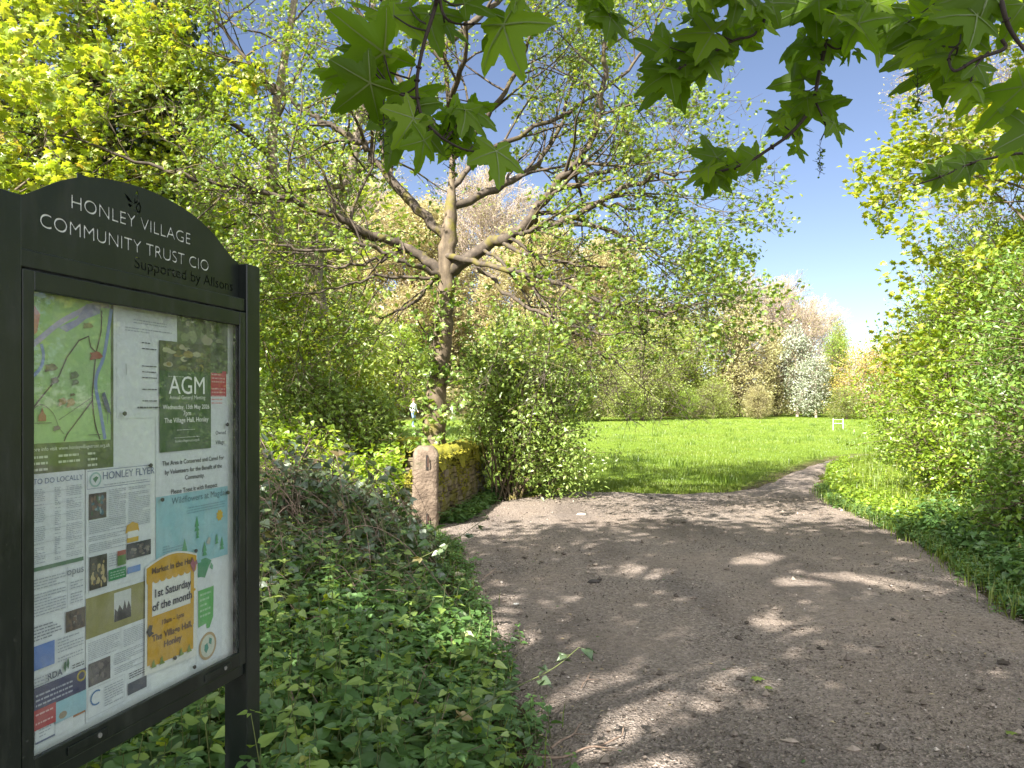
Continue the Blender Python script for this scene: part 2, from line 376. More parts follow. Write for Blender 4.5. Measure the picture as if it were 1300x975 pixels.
# ------------------------------------------------------------------ the large sycamore beside the wall
def big_sycamore():
    base = np.array([-1.25, 12.0, gz(-1.25, 12.0) - .1])
    root = empty('sycamore_tree', base, 'large young-leaved sycamore with mossy trunk rising just behind the stone wall', 'tree')
    mb = MB()
    tr = catmull([W(543, 645, 12), W(549, 570, 12), W(555, 500, 12), W(562, 420, 12), W(566, 345, 12), W(572, 265, 12), W(574, 180, 12), W(566, 90, 12.1), W(560, 0, 12.2), W(556, -130, 12.3), W(560, -260, 12.2)], 8)
    rad = np.interp(np.arange(len(tr)), [0, 8, 16, 30, 36, 44, 60, len(tr) - 1], [.29, .19, .155, .14, .135, .05, .03, .013])
    tr[1:40] += rng.normal(size=(39, 3)) * .011; tube(mb, tr, rad, 14, wob=.05)
    for a in np.linspace(0, 6.28, 7)[:-1]:
        e = base + np.array([math.cos(a) * .5, math.sin(a) * .5, 0]); tube(mb, catmull([e, base + np.array([math.cos(a) * .28, math.sin(a) * .28, .12]), base + np.array([math.cos(a) * .12, math.sin(a) * .12, .7])], 4), np.linspace(.05, .12, 9), 7)
    mb.build('trunk', BARK, root, base)
    cfg = dict(step=[.3, .22, .14, .1], wob=.16, up=[.02, .015, .01, .02], sides=[7, 5, 4, 3], max=3, kids=[6, 5, 4], len=[1.5, .75, .34, .2], ang=(32, 68), flat=.75, rr=.5, rmin=.0045)
    L = [  # main limbs, px points with depth, start radius
        ([(567,345,12),(615,316,11.8),(669,283,11.5),(701,240,11.3),(735,205,11.1),(762,140,11),(770,40,10.8)], .11),
        ([(660,292,11.6),(720,279,11.2),(790,240,10.9),(835,224,10.6),(870,218,10.4)], .06),
        ([(563,350,12),(521,316,12),(484,304,11.8),(443,283,11.6),(381,256,11.3),(300,238,11),(215,218,10.6),(130,188,10.3)], .085),
        ([(567,300,12),(517,254,12.1),(484,213,12.2),(455,180,12.2),(418,160,12.3),(360,120,12.3),(300,60,12.2),(255,-10,12)], .085),
        ([(560,352,11.95),(520,335,11.6),(470,312,11.3),(410,318,11),(345,312,10.8),(300,300,10.6)], .045),
        ([(572,262,12),(640,235,12.4),(690,200,12.8),(720,130,13.2),(740,40,13.4)], .07),
        ([(574,200,12),(620,150,11.6),(660,80,11.3),(690,-10,11)], .06),
        ([(573,190,12),(520,120,11.7),(470,50,11.5),(430,-40,11.2)], .06),
        ([(568,325,11.9),(610,335,11.3),(680,352,10.8),(740,372,10.5),(800,388,10.3),(850,395,10.2),(885,386,10.2)], .05),
        ([(600,330,11.7),(640,370,11.3),(690,400,11),(740,430,10.8),(775,455,10.7),(800,478,10.6)], .035),
        ([(572,240,12),(640,180,12.2),(760,120,12.3),(820,60,12.3),(850,-10,12.2)], .05),
        ([(701,240,11.3),(780,215,11.8),(835,192,12),(865,184,12.2)], .045),
        ([(566,80,12.1),(500,10,12.4),(440,-90,12.6),(380,-150,12.8)], .06),
        ([(563,60,12.1),(630,0,12.4),(720,-90,12.8),(800,-150,13)], .06),
        ([(568,140,12),(590,60,11),(600,-60,10.2)], .05),
        ([(562,340,12.1),(530,380,12.3),(490,400,12.6),(440,395,12.9)], .035),
        ([(720,279,11.2),(790,300,11),(830,322,10.9),(870,340,10.8)], .035),
        ([(560,352,12),(500,350,11.8),(440,360,11.5),(395,372,11.2),(340,380,11)], .03),
        ([(645,302,11.6),(700,330,11.3),(770,340,11),(830,350,10.9)], .03),
        ([(680,272,11.5),(760,262,11.3),(830,262,11.2),(880,280,11)], .035),
        ([(690,400,11),(745,420,10.7),(800,425,10.5),(850,412,10.4)], .022),
        ([(615,318,11.7),(660,345,11.2),(690,380,10.9),(705,420,10.7),(730,445,10.6)], .028),
        ([(521,316,12),(470,335,11.7),(420,340,11.5),(370,335,11.3),(330,340,11.2)], .03),
    ]
    lm = MB(); tips = []
    for pts, r in L:
        P = catmull([W(*q) for q in pts], 6); P[1:-1] += rng.normal(size=(len(P) - 2, 3)) * .025
        R = np.linspace(r, r * .22, len(P)); tube(lm, P, R, 8, cap=False, wob=.03)
        ln = np.sum(np.linalg.norm(np.diff(P, axis=0), axis=1))
        c2 = dict(cfg); c2['kids'] = [max(6, int(ln * 2.9)), 5, 4]
        branch_along(lm, P, dirs(P), R, ln, 0, c2, tips, 0, lo=.22)
    lm.build('limbs', LIMB, root, base)
    T = np.array([t[0] for t in tips])
    T = T[(T[:, 2] > 2.2)]
    cr = MB()
    keep = T[rng.random(len(T)) < np.where(T[:, 0] > .2, .30, .40)]
    n = 5
    P = np.repeat(keep, n, 0) + rng.normal(size=(len(keep) * n, 3)) * .055
    yd = rng.normal(size=(len(P), 3)) + np.array([0, 0, -.3])
    scatter(cr, P, .056, LOBED, 0, up=.55, ydir=yd)
    k2 = keep[rng.random(len(keep)) < .12]
    scatter(cr, k2 + np.array([0, 0, -.05]), .05, TRI, 1, up=.3)
    cr.build('crown', [SYC, YG], root, base)
    # young shoots and ivy sprays that hide stretches of the trunk
    sh, tw = MB(), MB(); A, B = [], []
    for k in range(70):
        i = int(rng.integers(6, 30)); q = tr[i] + nrm(np.array([rng.normal(), -.9, 0])) * .16; e = q + np.array([rng.normal() * .3, -.12 + rng.normal() * .18, .12 + .22 * rng.random()]); A.append(q); B.append(e)
        f = rng.random((9, 1)); P = q + (e - q) * (.25 + .8 * f) + rng.normal(size=(9, 3)) * .05; scatter(sh, P, .08, LOBED, 0 if k % 3 else 1, up=.5)
    segs(tw, np.array(A), np.array(B), .006, .003); t = tw.build('trunk_shoots', LIMB, root, base); sh.build('leaves', [ELDER, HAWD], t, origin=base)
big_sycamore()

# ------------------------------------------------------------------ generic procedural tree
def tree(name, label, cat, base, height, spread, trunk_r, leafmat, twigmat, barkmat, leafsize, per_tip, cfg_over=None, tmpl=LOBED, lean=(0, 0), clear=.3, nlimb=10, leafprob=1., up=.55, jitter=.06, group=None, sec=None, zcut=None):
    base = np.array([base[0], base[1], float(gz(base[0], base[1])) - .08])
    root = empty(name, base, label, cat, group)
    mb = MB(); top = base + np.array([lean[0], lean[1], height * .92])
    tr = catmull([base, base + (top - base) * .33 + rng.normal(size=3) * .05 * height * .3, base + (top - base) * .66 + rng.normal(size=3) * .05 * height * .4, top], 7)
    R = np.linspace(trunk_r, trunk_r * .12, len(tr)); R[0] *= 1.5; R[1] *= 1.2
    tube(mb, tr, R, 9, wob=.03); mb.build('trunk', barkmat, root, base)
    s = height / 9
    cfg = dict(step=[.35 * s, .3 * s, .2 * s, .14 * s], wob=.15, up=[.06, .05, .03, .02], sides=[6, 4, 3, 3], max=3, kids=[5, 4, 3], len=[spread * .42, spread * .24, spread * .11, spread * .06], ang=(28, 62), rr=.5, rmin=.006 * s)
    if cfg_over: cfg.update(cfg_over)
    lm = MB(); tips = []
    for k in range(nlimb):
        f = clear + (1 - clear) * (k + rng.random() * .8) / nlimb
        i = min(int(f * (len(tr) - 1)), len(tr) - 2); q = tr[i]
        az = k * 2.4 + rng.uniform(-.4, .4); el = math.radians(rng.uniform(8, 35) + 40 * f * f)
        shape = math.sin(math.pi * min(1, .28 + .72 * (1 - f) ** .7)) if f > .3 else .85
        d = np.array([math.cos(az) * math.cos(el), math.sin(az) * math.cos(el), math.sin(el)])
        grow(lm, q, d, spread * (.55 + .35 * rng.random()) * max(.35, shape), R[i] * .5, 0, cfg, tips, 0)
    lm.build('limbs', twigmat, root, base)
    T = np.array([t[0] for t in tips])
    if zcut is not None: T = T[T[:, 2] > base[2] + zcut]
    cr = MB(); keep = T[rng.random(len(T)) < leafprob]
    P = np.repeat(keep, per_tip, 0) + rng.normal(size=(len(keep) * per_tip, 3)) * jitter
    scatter(cr, P, leafsize, tmpl, 0, up=up)
    mats = [leafmat]
    if sec is not None:
        smat, stm, ssz, spr = sec; q = keep[rng.random(len(keep)) < spr]; scatter(cr, q + rng.normal(size=q.shape) * jitter, ssz, stm, 1, up=up); mats.append(smat)
    cr.build('crown', mats, root, base)
    return root

# pale forked tree to the left of the sycamore
def forked_tree():
    base = W(398, 570, 14.5); base[2] = float(gz(base[0], 14.5)) - .1
    root = empty('ash_tree', base, 'pale-barked forked tree with moss in its fork, between the noticeboard and the large sycamore', 'tree')
    mb = MB()
    tube(mb, catmull([base, W(398, 480, 14.5), W(402, 410, 14.5), W(396, 350, 14.5), W(398, 322, 14.5)], 6), np.linspace(.25, .19, 25), 11, wob=.04)
    a = catmull([W(397, 330, 14.5), W(365, 312, 14.4), W(353, 295, 14.3), W(346, 240, 14.4), W(347, 160, 14.6), W(362, 70, 14.8), W(380, -40, 15), W(390, -140, 15)], 6)
    b = catmull([W(399, 328, 14.5), W(415, 295, 14.6), W(432, 262, 14.7), W(446, 215, 14.8), W(456, 150, 15), W(470, 60, 15), W(478, -60, 15)], 6)
    tube(mb, a, np.linspace(.16, .04, len(a)), 9, wob=.03); tube(mb, b, np.linspace(.17, .04, len(b)), 9, wob=.03)
    mb.build('trunk', PALE, root, base)
    cfg = dict(step=[.4, .3, .2, .12], wob=.16, up=[.03, .02, .01, .01], sides=[6, 4, 3, 3], max=3, kids=[9, 5, 4], len=[2.4, 1.1, .5, .3], ang=(35, 70), rr=.4, rmin=.006)
    lm = MB(); tips = []
    for P in (a, b): branch_along(lm, P[8:], dirs(P[8:]), np.linspace(.12, .03, len(P) - 8), 6, 0, cfg, tips, 0, lo=.1)
    for pts in ([(440,235,14.7),(400,240,14),(330,245,13.4),(250,240,13)], [(347,200,14.5),(300,160,14),(240,140,13.6),(180,150,13.4)], [(352,120,14.7),(300,80,14),(220,50,13.5)]):
        P = catmull([W(*q) for q in pts], 6); R = np.linspace(.06, .015, len(P)); tube(lm, P, R, 6, cap=False); branch_along(lm, P, dirs(P), R, 4, 0, cfg, tips, 0)
    lm.build('limbs', BARK, root, base)
    T = np.array([t[0] for t in tips]); T = T[T[:, 2] > 2.6]; cr = MB()
    P = np.repeat(T, 2, 0) + rng.normal(size=(len(T) * 2, 3)) * .07
    scatter(cr, P[rng.random(len(P)) < .55], .07, LOBED, 0, up=.5)
    cr.build('crown', SYC, root, base)
forked_tree()

# ------------------------------------------------------------------ shrubs
def lumpy(u, seed):
    a, b, c = u[:, 0], u[:, 1], u[:, 2]
    return 1 + .16 * np.sin(3.1 * a + seed) * np.sin(2.7 * b + 1.3 * seed) + .12 * np.sin(5.3 * c + 2 * seed) + .10 * np.sin(7.1 * a - 4.2 * b + seed) 

def shrub(name, label, cat, base, lobes, nclump, per, size, tmpl, lmat, tmat, sig=.13, up=.5, group=None, stems=5, inner=.5, extra=None, droop=0., spray=.0, twigr=.005):
    base = np.array([base[0], base[1], float(gz(base[0], base[1])) - .05])
    root = empty(name, base, label, cat, group)
    st = MB(); cr = MB(); vol = np.array([l[3] * l[4] * l[5] for l in lobes]) ** .67; vol /= vol.sum()
    for li, l in enumerate(lobes):
        c = np.array(l[:3], float); r = np.array(l[3:6], float)
        n = max(4, int(nclump * vol[li]))
        u = nrm(rng.normal(size=(n, 3))); rad = inner + (1.03 - inner) * rng.random(n) ** .55
        rad = rad * lumpy(u, li + base[0]); rad = rad * np.where(rng.random(n) < spray, rng.uniform(1.05, 1.3, n), 1)
        C = c + u * rad[:, None] * r
        g = gz(C[:, 0], C[:, 1]) + .08; ok = C[:, 2] > g; C = C[ok]; u = u[ok]
        n = len(C)
        # stems and twigs
        for k in range(stems):
            e = c + nrm(rng.normal(size=3)) * r * .45; b0 = base + np.array([rng.normal() * .12, rng.normal() * .12, 0])
            m = (b0 + e) / 2 + rng.normal(size=3) * .15 * r; tube(st, catmull([b0, m, e], 5), np.linspace(.035, .012, 11) * max(.6, r[2] / 1.5), 5, cap=False)
        A = c + (C - c) * rng.uniform(.35, .7, (n, 1)) + rng.normal(size=(n, 3)) * .05; M = (A + C) / 2 + rng.normal(size=(n, 3)) * .06
        segs(st, A, M, twigr * 1.5, twigr); segs(st, M, C, twigr, twigr * .5)
        # leaves along the outer twig
        t = rng.random((n, per, 1)); P = M[:, None] + (C - M)[:, None] * t * 1.15 + rng.normal(size=(n, per, 3)) * sig
        P[..., 2] -= droop * t[..., 0]
        P = P.reshape(-1, 3); P = P[P[:, 2] > gz(P[:, 0], P[:, 1]) + .02]
        tone = np.clip(rng.random(len(P)) * .75 + .25 * rng.random(), 0, 1)
        scatter(cr, P, size, tmpl, 0, up=up, rnd=tone)
        if extra is not None:
            em, et, es, ef = extra; q = C[rng.random(n) < ef]; q = np.repeat(q, 5, 0) + rng.normal(size=(len(q) * 5, 3)) * sig * .8
            scatter(cr, q, es, et, 1, up=.4)
    st.build('stems', tmat, root, base)
    cr.build('foliage', [lmat] + ([extra[0]] if extra else []), root, base)
    return root

shrub('elder_bush', 'elder bush leaning over the far end of the mossy wall', 'bush', (-.1, 13.4),
      [(.1,13.5,1.6,.9,.8,1.1),(.55,13.4,1.0,.85,.7,.9),(.25,13.7,2.5,.85,.9,.8),(.95,13.5,.4,.6,.5,.42),(-.45,13.6,2.2,.6,.7,.7),(-.5,13.5,1.35,.45,.6,.6),(1.0,13.9,1.9,.55,.6,.6)], 1150, 12, .085, OVAL, ELDER, BARK, sig=.12, droop=.12, spray=.5, inner=.3)
shrub('elder_bush', 'pale green elder sapling standing left of the sycamore trunk', 'bush', (-2.6, 12.6),
      [(-2.6,12.5,1.2,.9,.8,.7),(-3.3,12.7,1.75,.7,.7,.6),(-2.35,12.9,1.5,.4,.5,.45)], 430, 11, .09, OVAL, ELDER, BARK, sig=.11, spray=.15)
shrub('hawthorn_bush', 'bushy green shrub beside the right edge of the noticeboard', 'bush', (-4.1, 11.2),
      [(-4.3,11.3,1.3,1.0,.9,.95),(-5.4,11.2,1.9,1.1,1,1.3)], 620, 12, .066, OVAL, ELDER, BARK, sig=.1, spray=.12)

shrub('elder_bush', 'loose light green shrub in the gap left of the low tumbled wall', 'bush', (-6.4, 16.5),
      [(-6.4,16.4,1.3,1.4,1.0,1.3),(-7.8,16.2,1.8,1.4,1.0,1.6),(-5.0,16.8,.8,.9,.8,.75)], 1200, 11, .1, OVAL, ELDER, BARK, sig=.13, spray=.15)
shrub('hazel_bush', 'sparse young hazel in front of the pale forked tree', 'bush', (-3.3, 13.8),
      [(-3.4,13.8,2.6,.9,.8,.9),(-2.9,13.9,1.5,.9,.7,.8),(-4.3,13.6,3.4,.8,.8,.7)], 620, 10, .1, OVAL, MAPLE, BARK, sig=.15, spray=.2)
shrub('bramble_bush', 'sunlit green bramble mound directly left of the gatepost', 'bramble', (-2.2, 11.0),
      [(-2.1,10.9,.45,.75,.7,.5),(-3.1,11.2,.6,.9,.8,.65),(-1.75,12.0,.5,.45,.7,.5),(-1.62,10.5,.5,.2,.4,.45)], 900, 10, .075, HEART, HAW, CANE, sig=.08, up=.65, spray=.12, stems=2)
# yellow-green tree at the left, ivy-clad tree behind it
tree('field_maple', 'bright yellow-green maple in fresh leaf directly behind the noticeboard', 'tree', (-8.1, 12.0), 6.9, 4.4, .16, YG, TWIG, BARK, .11, 4, dict(kids=[6,4,3], up=[.0,-.01,-.01,0], ang=(30,60)), clear=.22, nlimb=17, up=.6, jitter=.09, sec=(CATK, TRI, .05, .12), zcut=2.2)
def ivy_tree():
    base = np.array([-7.15, 13.2, float(gz(-7.15, 13.2))]); root = empty('ivy_clad_tree', base, 'dark ivy-clad tree trunk behind the yellow-green maple', 'tree')
    mb = MB(); forks = [catmull([base, base + (.2, 0, 3), base + (.3, .1, 5.5), base + (-.3, 0, 9), base + (-.2, 0, 12.5)], 6), catmull([base + (.3, .1, 4.5), base + (1.1, 0, 6.5), base + (1.3, 0, 9), base + (1.7, 0, 12)], 6), catmull([base + (.2, .1, 4), base + (-1.3, .2, 6.5), base + (-2.0, 0, 10)], 6)]
    for P in forks: tube(mb, P, np.linspace(.24, .06, len(P)), 8, wob=.04)
    cfg = dict(step=[.4, .3, .2, .12], wob=.16, up=[.03, .02, .01, .01], sides=[6, 4, 3, 3], max=2, kids=[8, 4], len=[2.4, 1.0, .45], ang=(35, 75), rr=.35, rmin=.008)
    tips = []
    for P in forks: branch_along(mb, P[5:], dirs(P[5:]), np.linspace(.12, .04, len(P) - 5), 6, 0, cfg, tips, 0, lo=.2)
    mb.build('trunk', BARK, root, base)
    iv = MB()
    for P in forks:
        Q = P[rng.integers(0, len(P) - 3, 4200)] + nrm(rng.normal(size=(4200, 3))) * (rng.uniform(.2, .72, (4200, 1))) * np.array([1, 1, 1.2])
        scatter(iv, Q, .13, TRI, 0, up=.2, nrmdir=(0, -.6, .3))
    iv.build('ivy', IVY, root, base)
    cr = MB(); T = np.array([t[0] for t in tips]); T = np.repeat(T, 3, 0) + rng.normal(size=(len(T) * 3, 3)) * .12
    scatter(cr, T[rng.random(len(T)) < .5], .1, LOBED, 0); cr.build('crown', MAPLE, root, base)
ivy_tree()

# ------------------------------------------------------------------ right side of the path
shrub('hawthorn_bush', 'dense hawthorn spilling towards the path at the right edge, nearest the camera', 'bush', (6.2, 8.8),
      [(6.3,8.6,1.2,1.35,1.3,1.25),(7.1,9.2,2.4,1.5,1.4,1.4),(5.75,8.0,.55,.85,.8,.55),(6.5,7.4,.8,1.1,.9,.9),(7.8,8.2,2.2,1.2,1.2,1.6)], 2300, 17, .07, OVAL, HAWD, BARK, sig=.075, spray=.1, extra=(BLOS, PENTA, .022, .05))
shrub('hawthorn_bush', 'bright yellow-green hawthorn mound beside the grassy verge', 'bush', (7.3, 12.3),
      [(7.3,12.2,1.3,1.3,1.3,1.2),(8.3,12.4,2.6,1.5,1.5,1.5),(6.85,11.6,.8,.8,.8,.75),(9.2,11.8,3.3,1.5,1.5,1.7)], 2100, 16, .074, OVAL, HAW, BARK, sig=.08, spray=.12)
shrub('hawthorn_bush', 'darker hawthorn where the path bends out of sight', 'bush', (9.6, 17.6),
      [(9.3,17.4,1.5,1.25,1.4,1.5),(10.4,17.8,3.1,1.7,1.6,1.7),(11.4,17.6,4.4,1.9,1.8,1.9),(9.0,16.4,.7,.8,.8,.7)], 2600, 12, .085, OVAL, HAW, BARK, sig=.14, spray=.1, extra=(BLOS, PENTA, .03, .06))
tree('field_maple', 'maple arching high over the hedge at upper right', 'tree', (9.75, 12.7), 9.4, 4.6, .15, MAPLE, TWIG, BARK, .105, 5, dict(up=[-.01,-.01,-.01,0]), clear=.28, nlimb=20, leafprob=.85, up=.6, jitter=.1, lean=(-.2, 0))
tree('bare_tree', 'bare pinkish-grey twiggy tree behind the maple on the right', 'tree', (13.2, 17.5), 8.6, 5, .18, CATK, TWIGP, PALE, .05, 1, dict(kids=[7,6,5], len=[2.4,1.3,.7,.4], up=[.05,.04,.03,.02]), clear=.12, nlimb=18, leafprob=.5, up=.3, jitter=.08)
tree('field_maple', 'maple just outside the right edge of the view whose leaves mirror in the case glass', 'tree', (10.2, 6.6), 8.0, 4.0, .15, MAPLE, TWIG, BARK, .12, 3, dict(up=[-.01,-.01,-.01,0]), clear=.2, nlimb=14, leafprob=.8, up=.5, jitter=.1)
shrub('hazel_bush', 'tall green shrub filling the hedge line beneath the arching maple', 'bush', (10.6, 14.5),
      [(10.4,14.6,3.2,1.5,1.4,1.6),(11.0,14,4.8,1.6,1.4,1.5),(12.0,13.6,3.4,1.8,1.6,2.2)], 1700, 10, .1, OVAL, MAPLE, BARK, sig=.17, spray=.15)

# ------------------------------------------------------------------ overhanging sycamore above and behind the camera
def maple_leaf():
    lob = [(-2.2, .62), (-1.12, .90), (0, 1.0), (1.12, .90), (2.2, .62)]
    out = []
    th = np.linspace(-2.85, 2.85, 71)
    for a in th:
        r = .16
        for c, l in lob:
            d = abs(a - c)
            r = max(r, l * (.44 + .56 * max(0, 1 - d / .54) ** 1.05) if d < .62 else 0)
        r = max(r, .41 if abs(a) < 2.3 else .2)
        r *= 1 + (.05, -.045, .0)[len(out) % 3] * (1 if abs(a) < 2.6 else 0)
        out.append((r * math.sin(a), r * math.cos(a)))
    out = np.array(out); z = lambda p, k: k * (-.22 * (p[:, 0] ** 2) - .16 * np.clip(p[:, 1], 0, 1) ** 2) + .03 * np.cos(5.2 * np.arctan2(p[:, 0], p[:, 1])) * np.hypot(p[:, 0], p[:, 1])
    n = len(out); mid = out * .5; V = np.vstack([np.column_stack([out, z(out, 1)]), np.column_stack([mid, z(mid, 1)]), [[0, 0, 0]]])
    F3 = [(n + i, n + i + 1, 2 * n) for i in range(n - 1)]; F4 = [(i, i + 1, n + i + 1, n + i) for i in range(n - 1)]
    vv, vf = [], []
    for c, l in lob:
        u = np.array([math.sin(c), math.cos(c)]); q = np.array([u[1], -u[0]])
        pts = np.array([u * l * .93 * t for t in np.linspace(0, 1, 6)]); w = np.linspace(.016, .005, 6)
        zz0 = z(pts + 1e-6, 1)
        for off in (-.007, .011):
            zz = zz0 + off; b = len(vv)
            for k in range(6): vv += [(*(pts[k] + q * w[k]), zz[k]), (*(pts[k] - q * w[k]), zz[k])]
            vf += [(b + 2 * k, b + 2 * k + 1, b + 2 * k + 3, b + 2 * k + 2) for k in range(5)]
    return V, np.array(F3), np.array(F4), np.array(vv), np.array(vf)
ML = maple_leaf()

def put_leaf(mb, p, tip, size, roll):
    """leaf with its base at p, tip direction, size = length"""
    y = nrm(tip); size = size * .74; n0 = np.array([math.sin(roll * 1.3) * .8, -.75, .5 + .45 * math.cos(roll * 3)]) + rng.normal(size=3) * .25; n = nrm(n0 - y * np.dot(n0, y)); x = np.cross(y, n)
    curl = rng.uniform(.6, 2.8); r = rng.random()
    def tf(V): return p + size * (V[:, :1] * x + V[:, 1:2] * y + curl * V[:, 2:] * n)
    mb.add(tf(ML[0]), ML[1], 0, rnd=np.full(len(ML[1]), r), smooth=True); 
    V = tf(ML[0]); mb.V[-1] = V.astype(np.float32); mb.F.append((ML[2] + mb.n - len(V), 0, np.full(len(ML[2]), r, np.float32), True))
    mb.add(tf(ML[3]), ML[4], 1, rnd=np.full(len(ML[4]), r))

def overhead_sycamore():
    base = np.array([-4.6, -1.6, -.1]); root = empty('sycamore_tree', base, 'overhanging sycamore with large shaded leaves along the top of the view', 'tree')
    mb = MB(); tr = catmull([base, base + (.1, .1, 2.5), base + (.4, .4, 5), base + (1.2, 1.2, 8), base + (1.6, 1.8, 11)], 6)
    tube(mb, tr, np.linspace(.38, .07, len(tr)), 12, wob=.03); mb.build('trunk', BARK, root, base)
    cfg = dict(step=[.6, .4, .3, .2], wob=.13, up=[.0, .0, 0, 0], sides=[6, 5, 3, 3], max=2, kids=[9, 5], len=[2.6, 1.2, .6], ang=(35, 70), flat=.5, rr=.45, rmin=.008)
    lm = MB(); tips = []
    CC, CR = np.array([-2.3, -1.5, 7.4]), np.array([5.8, 5.5, 2.3])
    ends = []
    for k in range(20):
        a = k * 2.4; f = math.sqrt((k + .5) / 20); ends.append(CC + CR * np.array([math.cos(a) * f * .92, math.sin(a) * f * .92, rng.uniform(-.3, .5) * math.sqrt(1.02 - f * f)]))
    for k, e in enumerate(ends):
        e = np.array(e, float); s = tr[9 + (k * 5) % 13]
        P = catmull([s, s * .55 + e * .45 + np.array([0, 0, .7]), s * .2 + e * .8 + np.array([0, 0, .45]), e], 6)
        R = np.linspace(.075, .015, len(P)); tube(lm, P, R, 7, cap=False)
        branch_along(lm, P, dirs(P), R, 5, 0, cfg, tips, 0, lo=.25)
    T = np.array([t[0] for t in tips])
    def visible(p): return (p[:, 1] > .3) & (p[:, 2] < EYE + .64 * p[:, 1] + .25)
    T = T[~visible(T)]
    cr = MB(); P = np.repeat(T, 2, 0) + rng.normal(size=(len(T) * 2, 3)) * .16
    q = nrm(rng.normal(size=(3300, 3))) * (rng.random((3300, 1)) ** .4) * CR + CC      # leafy sprays between the limbs
    hole = np.sin(q[:, 0] * 2.3 + 1) * np.sin(q[:, 1] * 2.1) + .5 * np.sin(q[:, 0] * 4.3 + q[:, 1] * 3.7)
    q = q[hole > np.where(q[:, 1] > .6, -.5, .08)]; P = np.vstack([P, np.repeat(q, 10, 0) + rng.normal(size=(len(q) * 10, 3)) * np.array([.22, .22, .1])])
    P = P[~visible(P)]
    # openings in the canopy that let flecks of sun through to the path
    sdir = np.array([-.6 * math.cos(math.radians(43)), -.8 * math.cos(math.radians(43)), math.sin(math.radians(43))])
    def fleck(p): return p[:, :2] - sdir[:2] / sdir[2] * p[:, 2:3]
    spots = []
    for px, py, rx, ry in ((640,822,48,24),(705,872,62,22),(800,885,80,30),(760,935,50,20),(830,800,40,12),(978,793,30,12),(975,712,38,9),(1010,737,32,8),(1060,735,42,7),(1140,738,64,11),(1200,747,42,9),(820,727,36,8),(715,820,28,9),(790,968,60,18),(1220,845,28,7),(915,853,14,6),(640,700,42,7),(560,695,30,7),(690,674,44,6),(1000,690,32,6),(880,692,28,6),(1280,862,34,9),(760,682,34,6),(1085,672,34,5),(940,676,30,5),(620,800,30,20)):
        if py < 705: continue
        gy = FPX * EYE / (py - 516); spots.append(((px - 650) / FPX * gy, gy, rx / FPX * gy, ry / FPX * gy * gy / EYE))
    def sunny(p):
        g = fleck(p); r = np.zeros(len(p), bool); wob = .22 * np.sin(g[:, 0] * 9 + 2) + .22 * np.sin(g[:, 1] * 7 + g[:, 0] * 4)
        for a, b, c, d in spots: r |= ((g[:, 0] - a) / (c + .06)) ** 2 + ((g[:, 1] - b) / (d + .06)) ** 2 < 1.15 + wob
        return r
    P = P[~sunny(P)]
    qa = q[~visible(q)]; qs = qa + rng.normal(size=qa.shape) * .25; segs(lm, qa, qs, .008, .004)
    scatter(cr, P, .15, LOBED, 0, up=.6); cr.build('crown', OVERH, root, base)
    lm.build('limbs', BARK, root, base)
    # hanging sprigs: twig polyline (px,py,depth) and leaves (base px,py, tip px,py, depth)
    def sprig(twigs, lv, catk=()):
        tm = MB(); lf = MB()
        for j, (pts, r) in enumerate(twigs):
            Q = [W(*q) for q in pts]
            if pts[0][1] < -200:      # rises out of view to a limb of the crown
                up = np.array([Q[0][0] * .7 - .3, Q[0][1] * .6 + .4, 6.1]); Q = [up, (up + Q[0]) / 2 + np.array([.1, -.1, 0])] + Q
            P = catmull(Q, 6); tube(tm, P, np.linspace(r, r * .45, len(P)), 6)
            k = rng.integers(1, len(P) - 1, 5)
            for i in k: tube(tm, np.array([P[i] - (P[i+1]-P[i]) * .1, P[i] + (P[i+1]-P[i]) * .12]), [r * 1.1, r * 1.0], 6)
        lv = list(lv) + [(bx + rng.normal() * 9, by + rng.normal() * 8, tx + rng.normal() * 22, ty + rng.normal() * 20, Y + rng.uniform(.03, .12), None) for bx, by, tx, ty, Y, pet in lv if rng.random() < .75]
        for bx, by, tx, ty, Y, pet in lv:
            b = W(bx, by, Y); t = W(tx, ty, Y + rng.uniform(-.04, .04)); roll = rng.uniform(-1, 1)
            put_leaf(lf, b, t - b, np.linalg.norm(t - b), roll)
            if pet is not None:
                q = W(*pet); tube(tm, catmull([q, (q + b) / 2 + np.array([0, 0, -.006]), b], 4), np.linspace(.0022, .0015, 9), 5)
        for cx, cy, Y in catk:
            c = W(cx, cy, Y); A = np.repeat(c[None], 46, 0); A[:, 2] -= np.linspace(0, .085, 46); B = A + rng.normal(size=(46, 3)) * .008
            segs(tm, A, B, .0007, .0007); scatter(lf, B, .007, PENTA, 0, up=.2)
            tube(tm, np.array([c + (0, 0, .02), c - (0, 0, .09)]), [.001, .0006], 4)
        tw = tm.build('hanging_sprig', TWIGD, root, base)
        lf.build('leaves', [OVERH, VEIN], tw, origin=base)
        return tw
    D = 1.5
